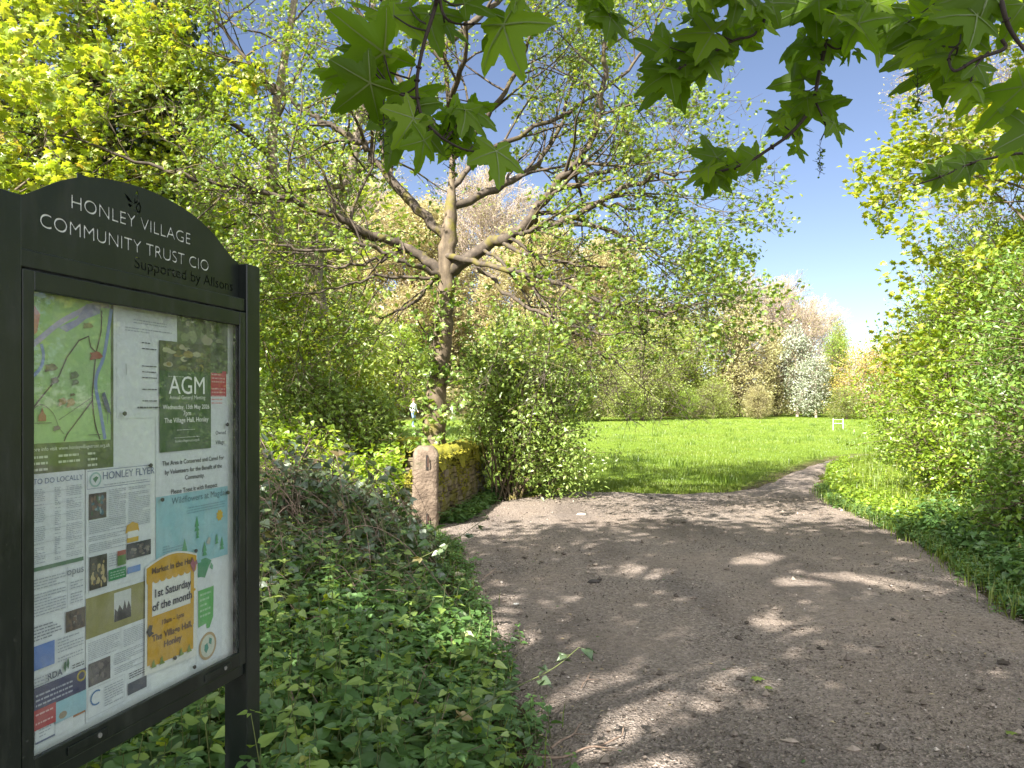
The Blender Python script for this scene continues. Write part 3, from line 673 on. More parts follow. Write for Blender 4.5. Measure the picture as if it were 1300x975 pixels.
    sprig([([(590,-330,1.9),(575,-160,1.7),(556,-20,D),(552,10,D),(537,60,D),(529,110,D),(537,150,D),(562,176,D)], .0062),
           ([(556,-15,D),(563,18,D),(580,30,1.52),(612,30,1.56)], .0036), ([(529,125,D),(505,118,1.48),(478,95,1.47),(466,75,1.46)], .003), ([(560,175,D),(590,190,1.5),(625,195,1.5)], .0026)],
          [(487,66,388,130,1.46,(500,110,1.48)),(468,70,452,10,1.47,(505,118,1.48)),(470,75,505,5,1.5,(520,100,D)),(500,20,560,60,1.55,(545,40,D)),(545,18,555,80,1.56,(552,10,D)),
           (470,105,402,160,1.44,(505,118,1.48)),(505,118,560,118,1.52,(529,110,D)),(520,150,455,180,1.5,(532,130,D)),(640,32,662,118,1.5,(612,30,1.56)),(525,150,490,205,1.47,(535,145,D)),
           (538,178,532,240,1.46,(545,165,D)),(575,175,540,135,1.55,(560,175,D)),(590,140,640,178,1.52,(565,178,D)),(575,145,620,190,1.54,(562,176,D)),(630,192,640,253,1.48,(600,192,D)),
           (600,185,600,230,1.56,(590,190,D)),(565,30,612,62,1.6,(563,18,D)),(590,5,640,-25,1.5,(563,0,D)),(520,10,455,45,1.6,(540,30,D)),(600,140,645,165,1.6,(570,170,D)),(430,95,405,125,1.52,(470,85,1.47)),(655,-5,690,15,1.5,(620,-5,1.55)),(560,160,580,110,1.53,None)],
          [(487,140,1.46),(575,170,1.58)])
    sprig([([(1080,-330,2.6),(1060,-150,2.5),(1051,0,2.4),(1048,52,2.4),(1040,92,2.4),(1030,135,2.4),(1005,168,2.4),(975,190,2.4),(945,208,2.4),(905,220,2.4)], .009),
           ([(1048,55,2.4),(1062,62,2.4),(1078,58,2.4)], .004), ([(1036,130,2.4),(1048,160,2.4),(1042,178,2.4)], .0035)],
          [(905,218,868,240,2.4,(925,214,2.4)),(922,214,912,246,2.4,(935,210,2.4)),(900,212,850,245,2.38,(912,219,2.4)),(910,200,862,188,2.42,(930,212,2.4)),(935,205,910,182,2.44,(945,208,2.4)),
           (1005,165,1000,130,2.42,None),(990,150,965,170,2.4,(1002,165,2.4)),(1015,178,1012,200,2.4,(1005,168,2.4)),(1058,156,1080,195,2.4,(1048,150,2.4)),(1040,115,1072,122,2.4,None),(1025,125,985,150,2.4,(1032,130,2.4)),
           (1020,115,990,100,2.42,(1035,110,2.4)),(1040,80,1002,70,2.35,(1042,85,2.4)),(1030,60,1000,82,2.4,(1044,70,2.4)),(1055,50,1092,78,2.4,None),(1060,20,1102,62,2.3,None),(1045,20,1000,45,2.35,None),(1040,0,985,30,2.3,None),(1078,58,1085,95,2.4,None),(1070,20,1125,40,2.2,None),(1060,-10,1100,15,2.3,None),(1090,30,1120,78,2.2,(1065,20,2.3)),(1020,140,1000,125,2.45,None),(960,200,930,232,2.4,None)],
          [(1041,185,2.4)])
    sprig([([(1010,-330,2.4),(1000,-120,2.3),(970,26,2.2),(930,52,2.2),(890,75,2.2),(850,92,2.2)], .006), ([(930,52,2.2),(910,42,2.2),(900,30,2.2)], .003)],
          [(850,92,788,128,2.2,None),(860,88,820,62,2.2,None),(870,82,835,105,2.2,None),(905,42,830,40,2.15,None),(900,35,905,8,2.2,None),(880,78,905,50,2.25,None),(900,70,885,118,2.2,None),(925,55,920,20,2.2,None),(910,62,870,50,2.25,None),(838,96,800,100,2.25,None),(895,70,860,112,2.2,None),(850,60,822,38,2.2,(900,70,2.2)),(955,35,935,72,2.2,None),(905,10,900,-30,2.1,None),(970,20,945,-15,2.2,None),(885,-10,905,18,2.0,None)])
    sprig([([(1240,-330,1.9),(1262,-60,1.7),(1272,5,1.6),(1285,42,1.6),(1315,80,1.6)], .009), ([(1272,50,1.6),(1275,62,1.6),(1240,75,1.6),(1212,90,1.6),(1205,72,1.62),(1218,55,1.62)], .0045), ([(1255,66,1.6),(1238,85,1.6),(1232,105,1.6)], .003)],
          [(1300,110,1215,185,1.55,None),(1280,120,1220,130,1.6,(1300,100,1.6)),(1310,165,1245,200,1.55,None),(1212,70,1130,75,1.65,(1216,60,1.62)),(1205,80,1160,110,1.7,(1210,88,1.6)),(1220,40,1190,95,1.7,(1218,55,1.62)),(1240,20,1165,15,1.6,None),(1262,10,1300,40,1.65,None),(1250,35,1205,55,1.75,None),(1232,105,1200,128,1.6,None),(1225,95,1185,82,1.7,None),(1240,82,1262,118,1.6,None),(1255,-10,1180,-5,1.6,None),(1215,10,1140,40,1.8,(1262,-20,1.7)),(1190,20,1140,2,1.8,(1240,-40,1.7)),(1300,5,1330,50,1.6,None),(1180,50,1120,60,1.8,(1215,60,1.65)),(1170,60,1130,95,1.9,(1210,70,1.65)),(1150,30,1110,55,1.9,(1240,-40,1.75))],
          [(1165,95,1.75)])
    sprig([([(1420,120,2.6),(1330,190,2.4),(1290,195,2.4),(1240,205,2.4),(1200,222,2.4),(1160,236,2.4)], .005)],
          [(1240,205,1205,205,2.4,None),(1205,218,1175,210,2.4,None),(1195,224,1160,225,2.4,None),(1225,210,1210,235,2.4,None),(1255,202,1230,182,2.4,None),(1280,196,1300,225,2.4,None),(1190,220,1200,195,2.4,None)])
    sprig([([(720,-260,2.3),(735,-90,2.2),(760,-10,2.2),(775,22,2.2)], .004), ([(1120,-260,2.4),(1125,-60,2.3),(1118,10,2.3),(1128,40,2.3)], .004)],
          [(760,-8,735,22,2.2,None),(768,5,800,30,2.2,None),(775,22,770,62,2.2,None),(752,-20,710,5,2.2,None),(1118,0,1085,25,2.3,None),(1122,15,1160,45,2.3,None),(1128,38,1120,85,2.3,None),(1120,-15,1160,5,2.3,None),(1115,5,1150,-10,2.2,None)])
    sprig([([(930,-260,2.2),(925,-90,2.1),(935,-10,2.1),(960,8,2.1)], .005), ([(770,-260,2.2),(790,-80,2.1),(815,-15,2.1)], .004)],
          [(940,-10,925,38,2.1,None),(955,5,990,30,2.1,None),(930,-20,890,5,2.1,None),(965,5,1000,-5,2.1,None),(815,-15,840,15,2.1,None),(925,-30,960,20,2.05,None)])
overhead_sycamore()

# ------------------------------------------------------------------ undergrowth, brambles, grass
def poly_sample(poly, n):
    P = np.array(poly, float); out = np.zeros((0, 2))
    while len(out) < n:
        q = rng.uniform(P.min(0), P.max(0), (n * 2, 2)); q = q[inpoly(q[:, 0], q[:, 1], P)]; out = np.vstack([out, q])
    return out[:n]

def herbs(mb_leaf, mb_stem, xy, h, leaf, nodes=5, tmpl=HEART, lm=0, sm=0, base=None):
    """upright stems with opposite pairs of leaves"""
    n = len(xy); x, y = xy[:, 0], xy[:, 1]; z = gz(x, y) - .02
    if base is not None: z = z + base
    H = np.broadcast_to(h, (n,)) * rng.uniform(.65, 1.25, n); lean = rng.normal(size=(n, 2)) * .18
    A = np.stack([x, y, z], -1); B = A + np.stack([lean[:, 0] * H, lean[:, 1] * H, H], -1)
    segs(mb_stem, A, B, .0035, .0018, sm)
    tone = rng.random(n) * .6
    az0 = rng.random(n) * 6.28
    for k in range(nodes):
        f = .3 + .7 * k / (nodes - 1); P = A + (B - A) * f
        sz = leaf * (1.15 - .75 * abs(f - .6)) * (.55 if k == nodes - 1 else 1)
        for s in range(2 if k < nodes - 1 else 4):
            az = az0 + k * 1.571 + s * (3.1416 if k < nodes - 1 else 1.571)
            yd = np.stack([np.cos(az), np.sin(az), np.full(n, -.15 if k < nodes - 1 else .5)], -1)
            r = np.clip(tone + .3 * rng.random(n) + .1 * (k == nodes - 1), 0, 1)
            scatter(mb_leaf, P + nrm(yd) * .012, sz, tmpl, lm, up=.78, ydir=yd, rnd=r)

def carpet(mb, xy, h, size, tmpl, mat=0, up=.6):
    z = gz(xy[:, 0], xy[:, 1]); P = np.stack([xy[:, 0], xy[:, 1], z + h * rng.random(len(xy))], -1)
    scatter(mb, P, size, tmpl, mat, up=up)

def left_bank_h(x, y):
    e = np.interp(y, [2, 3.4, 5.5, 9], [.3, .14, -.22, -.8])   # path edge
    return np.clip((e - x) * .55, 0, .5)

def blades(mb, xy, h, w, bend=.35, mat=0, tone=None):
    n = len(xy); z = gz(xy[:, 0], xy[:, 1]) - .03; A = np.stack([xy[:, 0], xy[:, 1], z], -1)
    H = h * rng.uniform(.5, 1.3, n); az = rng.random(n) * 6.28; d = np.stack([np.cos(az), np.sin(az), 0 * az], -1); s = np.stack([-np.sin(az), np.cos(az), 0 * az], -1)
    b = bend * rng.uniform(.2, 1.5, n)
    M = A + d * (H * b * .3)[:, None] + np.array([0, 0, 1]) * (H * .6)[:, None]
    T = A + d * (H * b)[:, None] + np.array([0, 0, 1]) * H[:, None]
    ww = (w * np.ones(n))[:, None] * .5
    V = np.stack([A - s * ww, A + s * ww, M + s * ww * .8, M - s * ww * .8, T], 1).reshape(-1, 3)
    base = np.arange(n)[:, None] * 5
    r = rng.random(n) if tone is None else tone
    mb.add(V, base + np.array([[0, 1, 2, 3]]), mat, rnd=r)
    Q = V.reshape(n, 5, 3)[:, 2:].reshape(-1, 3); mb.add(Q, np.arange(n)[:, None] * 3 + np.array([[0, 2, 1]]), mat, rnd=r)

def undergrowth():
    lf, st = MB(), MB()
    near = [(-3.2,1.9),(.05,1.9),(-.07,3.3),(-.3,5.2),(-.75,6.6),(-3.4,6.6)]
    a = poly_sample(near, 1900); h = .14 + .6 * left_bank_h(a[:, 0], a[:, 1])
    herbs(lf, st, a, h, .085)
    b = poly_sample(near, 15000); carpet(lf, b, .06 + .5 * left_bank_h(b[:, 0], b[:, 1]), .055, HEART, 0, .7)
    b = poly_sample(near, 6000); carpet(lf, b, .05 + .45 * left_bank_h(b[:, 0], b[:, 1]), .03, OVAL, 0, .5)
    mid = [(-.75,6.4),(-.95,9.2),(-1.6,10.0),(-1.35,11.5),(-.9,14),(-6,14),(-7,9),(-3.6,6.4)]
    a = poly_sample(mid, 1500); low = np.where((a[:, 0] > -1.85) & (a[:, 1] > 7.4) & (a[:, 1] < 10.4), .22, 1); herbs(lf, st, a, (.45 + .25 * rng.random(len(a))) * low, .085, nodes=5)
    b = poly_sample(mid, 9000); b = b[~((b[:, 0] > -1.8) & (b[:, 1] > 8.2) & (b[:, 1] < 10.4))]; carpet(lf, b, .35, .07, HEART, 0, .65)
    edge = np.stack([np.interp(yy := rng.uniform(2.2, 10, 420), [2, 3.4, 5.5, 9, 10], [.16, .02, -.26, -.8, -1.3]) + rng.normal(size=420) * .09, yy], -1)
    herbs(lf, st, edge, .12, .05, nodes=4)
    # seedlings along the foot of the wall
    w = np.stack([np.interp(yy := rng.uniform(10.4, 14.2, 240), [10.4, 14.2], [-.95, -.35]) + rng.uniform(0, .28, 240), yy], -1)
    herbs(lf, st, w, .16, .07, nodes=4)
    # paler dock and ground-ivy leaves, grass and dead stems among the nettles
    b = poly_sample(near, 700); carpet(lf, b, .12 + .6 * left_bank_h(b[:, 0], b[:, 1]), .075, HEART, 1, .6)
    b = poly_sample(near, 2600); carpet(lf, b, .1 + .62 * left_bank_h(b[:, 0], b[:, 1]), .05, TRI, 2, .5)
    b = poly_sample(near + [], 240); herbs(lf, st, b, .26 + .75 * left_bank_h(b[:, 0], b[:, 1]), .06, nodes=6, lm=1)
    b = poly_sample(near, 1500); zz = .85 * left_bank_h(b[:, 0], b[:, 1])
    A = np.stack([b[:, 0], b[:, 1], gz(b[:, 0], b[:, 1]) + zz * .3], -1); D = rng.normal(size=(1500, 3)) * np.array([.16, .16, .06]) + np.array([0, 0, .1]); segs(st, A[:500], A[:500] + D[:500] * 1.6, .0028, .0016, 1)
    blades(lf, np.vstack([b, edge := np.stack([np.interp(y2 := rng.uniform(2.2, 9.5, 260), [2, 3.4, 5.5, 9, 10], [.18, .04, -.25, -.78, -1.3]) + rng.normal(size=260) * .08, y2], -1)]), .2, .006, .5, 3)
    o = lf.build('undergrowth', [NETTLE, ELDER, HAW, GRASS]); tag(o, 'low carpet of nettles and garlic mustard along the left edge of the path', 'undergrowth', kind='stuff')
    s = st.build('stalks', [STEM, CANE], o); tag(s, kind='stuff')
undergrowth()

def right_verge():
    lf, st = MB(), MB()
    R = dens(PR, 6)
    pol = [(4.0,5.2),(4.95,9),(5.2,11),(5.5,13.2),(6.2,15.2),(7.6,18.5),(9.1,21.2),(9.6,20),(8.3,16.5),(7,13.5),(6.6,11),(6.6,8.4),(7.2,6),(5,4.6)]
    a = poly_sample(pol, 2300); near = a[a[:, 1] < 10.8]; far = a[a[:, 1] >= 10.8]
    herbs(lf, st, near, (.3 + .12 * rng.random(len(near))) * np.clip(.35 + pathdist(near[:, 0], near[:, 1]), .35, 1), .085)
    e = np.stack([np.interp(yy := rng.uniform(4.6, 15, 900), PRY := [5.8, 9, 10, 11.2, 12.6, 15.2], [4.0, 4.9, 5.08, 5.23, 5.38, 6.15]) + rng.normal(size=900) * .1, yy], -1); herbs(lf, st, e, .11, .05, nodes=4); blades(lf, np.repeat(e, 3, 0) + rng.normal(size=(2700, 2)) * .1, .16, .009, .5, 2)
    herbs(lf, st, far[::3], .25, .08, nodes=4, lm=1)
    b = poly_sample(pol, 9000); f = b[:, 1] > 9.8; carpet(lf, b[~f], .22, .06, HEART, 0, .6); carpet(lf, b[f], .2, .06, HEART, 1, .6)
    o = lf.build('undergrowth', [NETTLE, HAW, GRASS]); tag(o, 'nettles and low leafy plants under the hedge on the right of the path', 'undergrowth', kind='stuff')
    tag(st.build('stalks', STEM, o), kind='stuff')
right_verge()

def meadow():
    mb = MB(); n = 170000
    y = 13.3 + 55 * rng.random(n) ** 2.2; x = rng.uniform(-.2, 1, n) * y * .62 
    patch = .5 + .5 * np.sin(x * 1.1 + 1.7 * np.sin(y * .7)) * np.sin(y * .9 + x * .3)
    ok = (~inpoly(x, y) | ((pathdist(x, y) < .38) & (y > 12) & (rng.random(n) < .5))) & (y > 13.5 - .2 * x) & (rng.random(n) < .45 + .55 * patch) & (x < np.interp(y, [12, 15, 18.5, 21, 30, 70], [2, 5.5, 8, 9.5, 18, 40]))
    # path margins wear thin
    x, y, patch = x[ok], y[ok], patch[ok]
    d = pathdist(x, y); k = rng.random(len(x)) < np.clip(.12 + d * 1.2, 0, 1); x, y, patch = x[k], y[k], patch[k]
    xy = np.stack([x, y], -1)
    blades(mb, xy, (.042 + .04 * patch) * np.clip(.25 + pathdist(x, y) * .8, .3, 1), .006 + .00042 * y, tone=np.clip(.2 + .5 * rng.random(len(x)) + .35 * (patch - .5), 0, 1))
    # verge on the right of the path, longer
    pol = [(4.95,9.2),(5.2,11),(5.5,13.2),(6.15,15.2),(7.55,18.5),(9.1,21.2),(10.4,22.6),(13,24),(13,21),(9.6,19.5),(8.4,16.5),(7.2,13.5),(6.7,11),(6,8.8)]
    v = poly_sample(pol, 16000); blades(mb, v, .3 * np.clip(pathdist(v[:, 0], v[:, 1]) * 1.4, .25, 1), .012, tone=.3 + .7 * rng.random(len(v)))
    v = poly_sample([(-.4,13.2),(.3,13.3),(1.3,14.2),(2.6,13.85),(4.4,14.6),(4.6,15.6),(1.5,16),(-1,15)], 5000); blades(mb, v, .07, .010, tone=.3 + .7 * rng.random(5000))
    # the grass between the wall and the walker on the left
    v = np.stack([rng.uniform(-9, -1, 16000), rng.uniform(16, 48, 16000)], -1); blades(mb, v, .1, .03, tone=rng.random(16000) * .7)
    tag(mb.build('meadow_grass', GRASS), 'short bright grass of the meadow and the path margins', 'grass', kind='stuff')
    # tufts that stand out of the sward
    mb = MB(); c = np.stack([rng.uniform(0, 26, 240), 16 + 46 * rng.random(240) ** 1.4], -1); c = c[~inpoly(c[:, 0], c[:, 1]) & (c[:, 0] < c[:, 1] * .5) & (c[:, 0] > c[:, 1] * .06)]
    v = np.repeat(c, 26, 0) + rng.normal(size=(len(c) * 26, 2)) * .13; v = v[~inpoly(v[:, 0], v[:, 1])]
    blades(mb, v, .2, .02, bend=.5, tone=rng.random(len(v)) * .45)
    tag(mb.build('grass_tufts', GRASS), 'darker longer tufts of grass dotted over the meadow', 'grass', kind='stuff')
meadow()

def brambles():
    base = np.array([-2.0, 6.6, 0.]); root = empty('bramble_thicket', base, 'bramble thicket of arching dead canes and dull green leaves between noticeboard and gatepost', 'bramble')
    st, lf = MB(), MB(); An, Bn = [], []
    def hump(x, y): return (1.12 + .16 * np.sin(x * 4.1 + y) + .14 * np.sin(y * 3.3 - x * 2) + .07 * np.sin(x * 9 + y * 7)) * np.exp(-((x + 2.35) / 1.15) ** 2 - ((y - 6.9) / 2.1) ** 2)
    for k in range(520):
        x0, y0 = rng.uniform(-3.8, -1.15), rng.uniform(4.3, 9.2)
        az = rng.uniform(-2.2, 2.2); ln = rng.uniform(.7, 1.7); h = hump(x0, y0) * rng.uniform(.55, 1.12) + .08
        e = np.array([x0 + math.cos(az) * ln * .8, y0 + math.sin(az) * ln])
        edge = np.interp(e[1], [3, 5.5, 9, 11], [.1, -.35, -.95, -1.3])
        if e[0] > edge + .12: e[0] = edge + .12 - rng.random() * .3
        P = catmull([(x0, y0, 0), (x0 * .75 + e[0] * .25, y0 * .75 + e[1] * .25, h), (x0 * .4 + e[0] * .6, y0 * .4 + e[1] * .6, h * rng.uniform(.8, 1.05)), (e[0], e[1], max(.05, hump(*e) * rng.uniform(.3, .8)))], 5)
        r = rng.uniform(.0025, .0058); tube(st, P, np.linspace(r, r * .5, len(P)), 4, mat=0 if rng.random() < .72 else 1, cap=False)
        for i in range(3, len(P), 2):
            if rng.random() < .55:
                d = nrm(rng.normal(size=3) + np.array([.1, -.1, .1])) * rng.uniform(.12, .35); An.append(P[i]); Bn.append(P[i] + d)
            if rng.random() < .5:
                q = P[i] + rng.normal(size=3) * .04
                scatter(lf, np.repeat(q[None], 3, 0) + rng.normal(size=(3, 3)) * .03, .075, HEART, 0, up=.6, ydir=rng.normal(size=(3, 3)) + (.3, -.3, -.2), rnd=np.full(3, rng.random()))
    segs(st, np.array(An), np.array(Bn), .002, .001, 0)
    for k in range(420):      # dead canes matted over the top of the mound
        x0, y0 = rng.uniform(-3.7, -1.2), rng.uniform(4.6, 9.0); az = rng.normal() * 1.7 - .7; ln = rng.uniform(.2, .95); lift = rng.uniform(.8, 1.22)
        q = np.array([[x0 + math.cos(az) * ln * f, y0 + math.sin(az) * ln * f] for f in (0, .35, .7, 1)])
        if q[-1, 0] > np.interp(q[-1, 1], [3, 5.5, 9, 11], [.05, -.4, -1.0, -1.4]): continue
        z = hump(q[:, 0], q[:, 1]) * lift + np.array([.0, .05, .06, .0]) + .04
        tube(st, catmull(np.column_stack([q, z]), 3), np.linspace(.0034, .0016, 10), 3, mat=0, cap=False)
    xy = poly_sample([(-4,4.2),(-.9,4.2),(-.7,6),(-1.25,9.4),(-4,9.4)], 4300)
    z = hump(xy[:, 0], xy[:, 1]) * (1 - .4 * rng.random(len(xy)) ** 2) + .05
    P = np.stack([xy[:, 0], xy[:, 1], z], -1); hole = np.sin(P[:, 1] * 2.2 + P[:, 0] * 1.3) + np.sin(P[:, 0] * 3.1) * .7 + .5 * np.sin(P[:, 2] * 6)
    P = P[hole > .0]; P3 = np.repeat(P, 3, 0) + rng.normal(size=(len(P) * 3, 3)) * .035
    scatter(lf, P3, .068, HEART, 0, up=.6, rnd=np.repeat(rng.random(len(P)), 3))
    # fresh nettle tops pushing through
    xy = poly_sample([(-3.6,4.6),(-1.2,4.6),(-1.35,9),(-3.6,9)], 420); st2 = MB()
    herbs(lf, st, xy, .3, .075, nodes=4, lm=1, sm=1, base=hump(xy[:, 0], xy[:, 1]) * .75)
    st.build('canes', [CANE, STEM], root, base)
    lf.build('foliage', [BRAMB, NETTLE], root, base)
    # two long runners reaching out over the path edge
    for pts, lab in (([(470,742,5.6),(520,715,5.3),(570,690,5.1),(620,655,5.0)], 'long green bramble runner arching out over the path edge in front of the gatepost'),
                     ([(560,925,3.3),(640,880,3.25),(700,850,3.3),(735,822,3.4)], 'low bramble shoot with reddish leaves poking out beside the path near the camera')):
        P = catmull([W(*q) for q in pts], 6); P[:, 2] = np.maximum(P[:, 2], .03); b = P[0].copy(); b[2] = 0
        s2, l2 = MB(), MB(); P = np.vstack([catmull([b + (-.25, -.1, 0), b + (-.12, -.05, P[0][2] * .8), P[0]], 4)[:-1], P])
        tube(s2, P, np.linspace(.004, .002, len(P)), 5, cap=False)
        for i in range(8, len(P), 2):
            yd = nrm(np.array([rng.normal(), rng.normal(), -.2])); c = P[i] + yd * .03
            segs(s2, P[i][None], c[None], .0015, .001)
            scatter(l2, np.repeat(c[None], 3, 0), .06, HEART, 0, up=.65, ydir=np.array([yd, yd + np.cross(yd, (0,0,1)) * 1.2, yd - np.cross(yd, (0,0,1)) * 1.2]), rnd=np.full(3, rng.random()))
        r = empty('bramble_shoot', b, lab, 'bramble'); s2.build('cane', STEM, r, b); l2.build('foliage', BRAMB, r, b)
brambles()

# ------------------------------------------------------------------ gatepost and stone walls
STONE = noise_mat('gritstone', [(.3,(.075,.052,.036)),(.5,(.17,.122,.085)),(.7,(.29,.22,.16))], 6, bump=1, dist=.03, bscale=26, moss=(.10,.095,.05), mosscut=(.56,.66))
WALLST = noise_mat('wall_stone', [(.3,(.10,.075,.048)),(.5,(.2,.155,.10)),(.72,(.31,.25,.175))], 8, bump=.9, dist=.03, moss=(.15,.13,.02), mosscut=(.44,.58))
MOSS = noise_mat('moss', [(.3,(.16,.16,.014)),(.55,(.30,.28,.02)),(.75,(.40,.33,.03))], 14, rough=1, bump=1, bscale=70, dist=.03)
RUST = noise_mat('rusty_iron', [(.3,(.03,.012,.008)),(.7,(.1,.04,.022))], 30, bump=.4)
DARK = noise_mat('dark_hole', [(.3,(.012,.01,.009)),(.7,(.03,.024,.02))], 20, bump=0)

def gatepost():
    b = W(539, 672, 10.0); b[2] = 0; root = empty('gatepost', b, 'weathered sandstone gatepost with rusty slots at the near end of the mossy wall', 'gatepost', rz=.12)
    mb = MB(); n = 22; S = 28
    V = []
    for i in range(n + 1):
        f = i / n; z = -.1 + 1.19 * f
        w = .172 * (1 - .05 * f) ; d = .125
        top = 1 if f < .9 else math.sqrt(max(.05, 1 - ((f - .9) / .105) ** 2))
        for k in range(S):
            a = 2 * math.pi * k / S; c, s = math.cos(a), math.sin(a); e = 5.5
            q = (abs(c) ** e + abs(s) ** e) ** (-1 / e)
            nz = 1 + .022 * math.sin(3 * a + 7 * f) + .02 * math.sin(11 * f + 2 * a) + rng.normal() * .013 + .03 * math.sin(23 * f + 5 * a) * math.sin(a * 2)
            V.append((w * q * c * nz * (.35 + .65 * top) + .02 * f, d * q * s * nz * (.35 + .65 * top), z))
    F = [(i * S + k, i * S + (k + 1) % S, (i + 1) * S + (k + 1) % S, (i + 1) * S + k) for i in range(n) for k in range(S)]
    mb.add(V, F, smooth=True); mb.add(V[-S:], [list(range(S))])
    mb.build('stone', STONE, root)
    def slot(z, h, w):
        m = MB(); m.box(-w / 2 + .03, w / 2 + .03, -.138, -.10, z - h / 2, z + h / 2); p = m.build('slot', DARK, root)
        m = MB(); tube(m, [(.045, -.155, z - h * .3), (.045, -.158, z), (.043, -.152, z + h * .35)], [.008, .009, .007], 6); m.build('iron_pin', RUST, p)
    slot(.88, .19, .026); slot(.15, .15, .022)
    m = MB(); P = np.stack([rng.normal(size=300) * .035 - .165, rng.normal(size=300) * .05, .66 + rng.normal(size=300) * .05], -1); scatter(m, P, .03, PENTA, up=.2, nrmdir=(-1, -.5, .3)); m.build('moss', MOSS, root)
gatepost()

def dry_wall(name, label, A, B, height, thick, ragged=.03, moss=True, seed=3):
    A, B = np.array(A, float), np.array(B, float); L = np.linalg.norm(B - A); u = (B - A) / L; v = np.array([-u[1], u[0]])
    base = np.array([A[0], A[1], float(gz(*A))]); root = empty(name, base, label, 'stone wall'); r = np.random.default_rng(seed); mb = MB()
    cube = np.array([(x, y, z) for z in (-1, 1) for y in (-1, 1) for x in (-1, 1)], float)
    FC = [(0,2,3,1),(4,5,7,6),(0,1,5,4),(1,3,7,5),(3,2,6,7),(2,0,4,6)]
    core = MB(); z = 0.
    def P3(s, t, z): return np.array([*(A + u * s + v * t), 0]) + np.array([0, 0, z + float(gz(*(A + u * s)))])
    c = np.array([P3(s, t, q) for q in (-.1, height - .08) for t in (-thick * .34, thick * .34) for s in (.06, L - .06)]); core.add(c, FC)
    while z < height - .02:
        h = r.uniform(.055, .12); h = min(h, height - z) if height - z > .04 else height - z
        for side in (-1, 1):
            s = 0.
            while s < L:
                w = r.uniform(.12, .34); w = min(w, L - s)
                if w < .05: break
                q = cube * np.array([w / 2 - .006, thick * .24, h / 2 - .005]); q = q * (1 + .1 * r.normal(size=q.shape)) + r.normal(size=q.shape) * .004
                an = r.normal() * .035; ca, sa = math.cos(an), math.sin(an)
                V = np.array([P3(s + w / 2 + p[0] * ca - p[1] * sa, side * (thick * .28 + r.normal() * .002) + p[0] * sa + p[1] * ca + side * off, z + h / 2 + p[2]) for off in [r.normal() * .018] for p in q])
                mb.add(V, FC, rnd=np.full(6, r.random())); s += w
        for s in (0.0, L):
            q = cube * np.array([.1, thick * .3, h / 2 - .004]) * (1 + .08 * r.normal(size=(8, 3))); mb.add(np.array([P3(s + (.06 if s == 0 else -.06) + p[0], p[1], z + h / 2 + p[2]) for p in q]), FC)
        z += h
    o = mb.build('stone_courses', WALLST, root, base); core.build('rubble_core', DARK, root, base)
    bv = o.modifiers.new('worn_edges', 'BEVEL'); bv.width = .012; bv.segments = 2; bv.limit_method = 'NONE'
    if moss:
        m = MB(); n = 46; k = 16; V = []
        for i in range(n + 1):
            for j in range(k + 1):
                t = (j / k - .5) * 2; s = -.05 + (L + .1) * i / n
                zz = height + .08 * math.sqrt(max(0, 1 - t * t * .9)) + .018 * r.normal() - (.17 + .08 * math.sin(s * 5) + .05 * math.sin(s * 13 + 1)) * max(0, abs(t) - .8) / .2
                V.append(P3(s, t * (thick * .5 + .06 + .02 * math.sin(s * 9)), zz))
        m.add(V, [(i * (k + 1) + j, (i + 1) * (k + 1) + j, (i + 1) * (k + 1) + j + 1, i * (k + 1) + j + 1) for i in range(n) for j in range(k)], smooth=True)
        ns = 9000; s = r.uniform(-.04, L + .04, ns); t = r.uniform(-1, 1, ns) * (thick * .5 + .06); side = r.random(ns) < .45
        zz = height + .06 - .05 * (t / thick * 2) ** 2; drop = r.random(ns) ** 1.5 * (.42 + .25 * np.sin(s * 4 + 1)); t = np.where(side, np.sign(t) * (thick * .52 + .03), t); zz = np.where(side, height - drop, zz)
        Q = np.array([P3(a, b, c) for a, b, c in zip(s, t, zz)]); scatter(m, Q, .03, TRI, 0, up=.45)
        m.build('moss_cap', MOSS, root, base)
    return root
dry_wall('stone_wall', 'dry stone wall with thick yellow-green moss top running away behind the gatepost', (-1.22, 10.35), (-.70, 14.4), .92, .42)
dry_wall('stone_wall', 'low tumbled stone wall in the shade behind the nettles, in front of the walker', (-5.6, 19.6), (-2.0, 19.9), .62, .5, moss=True, seed=8)

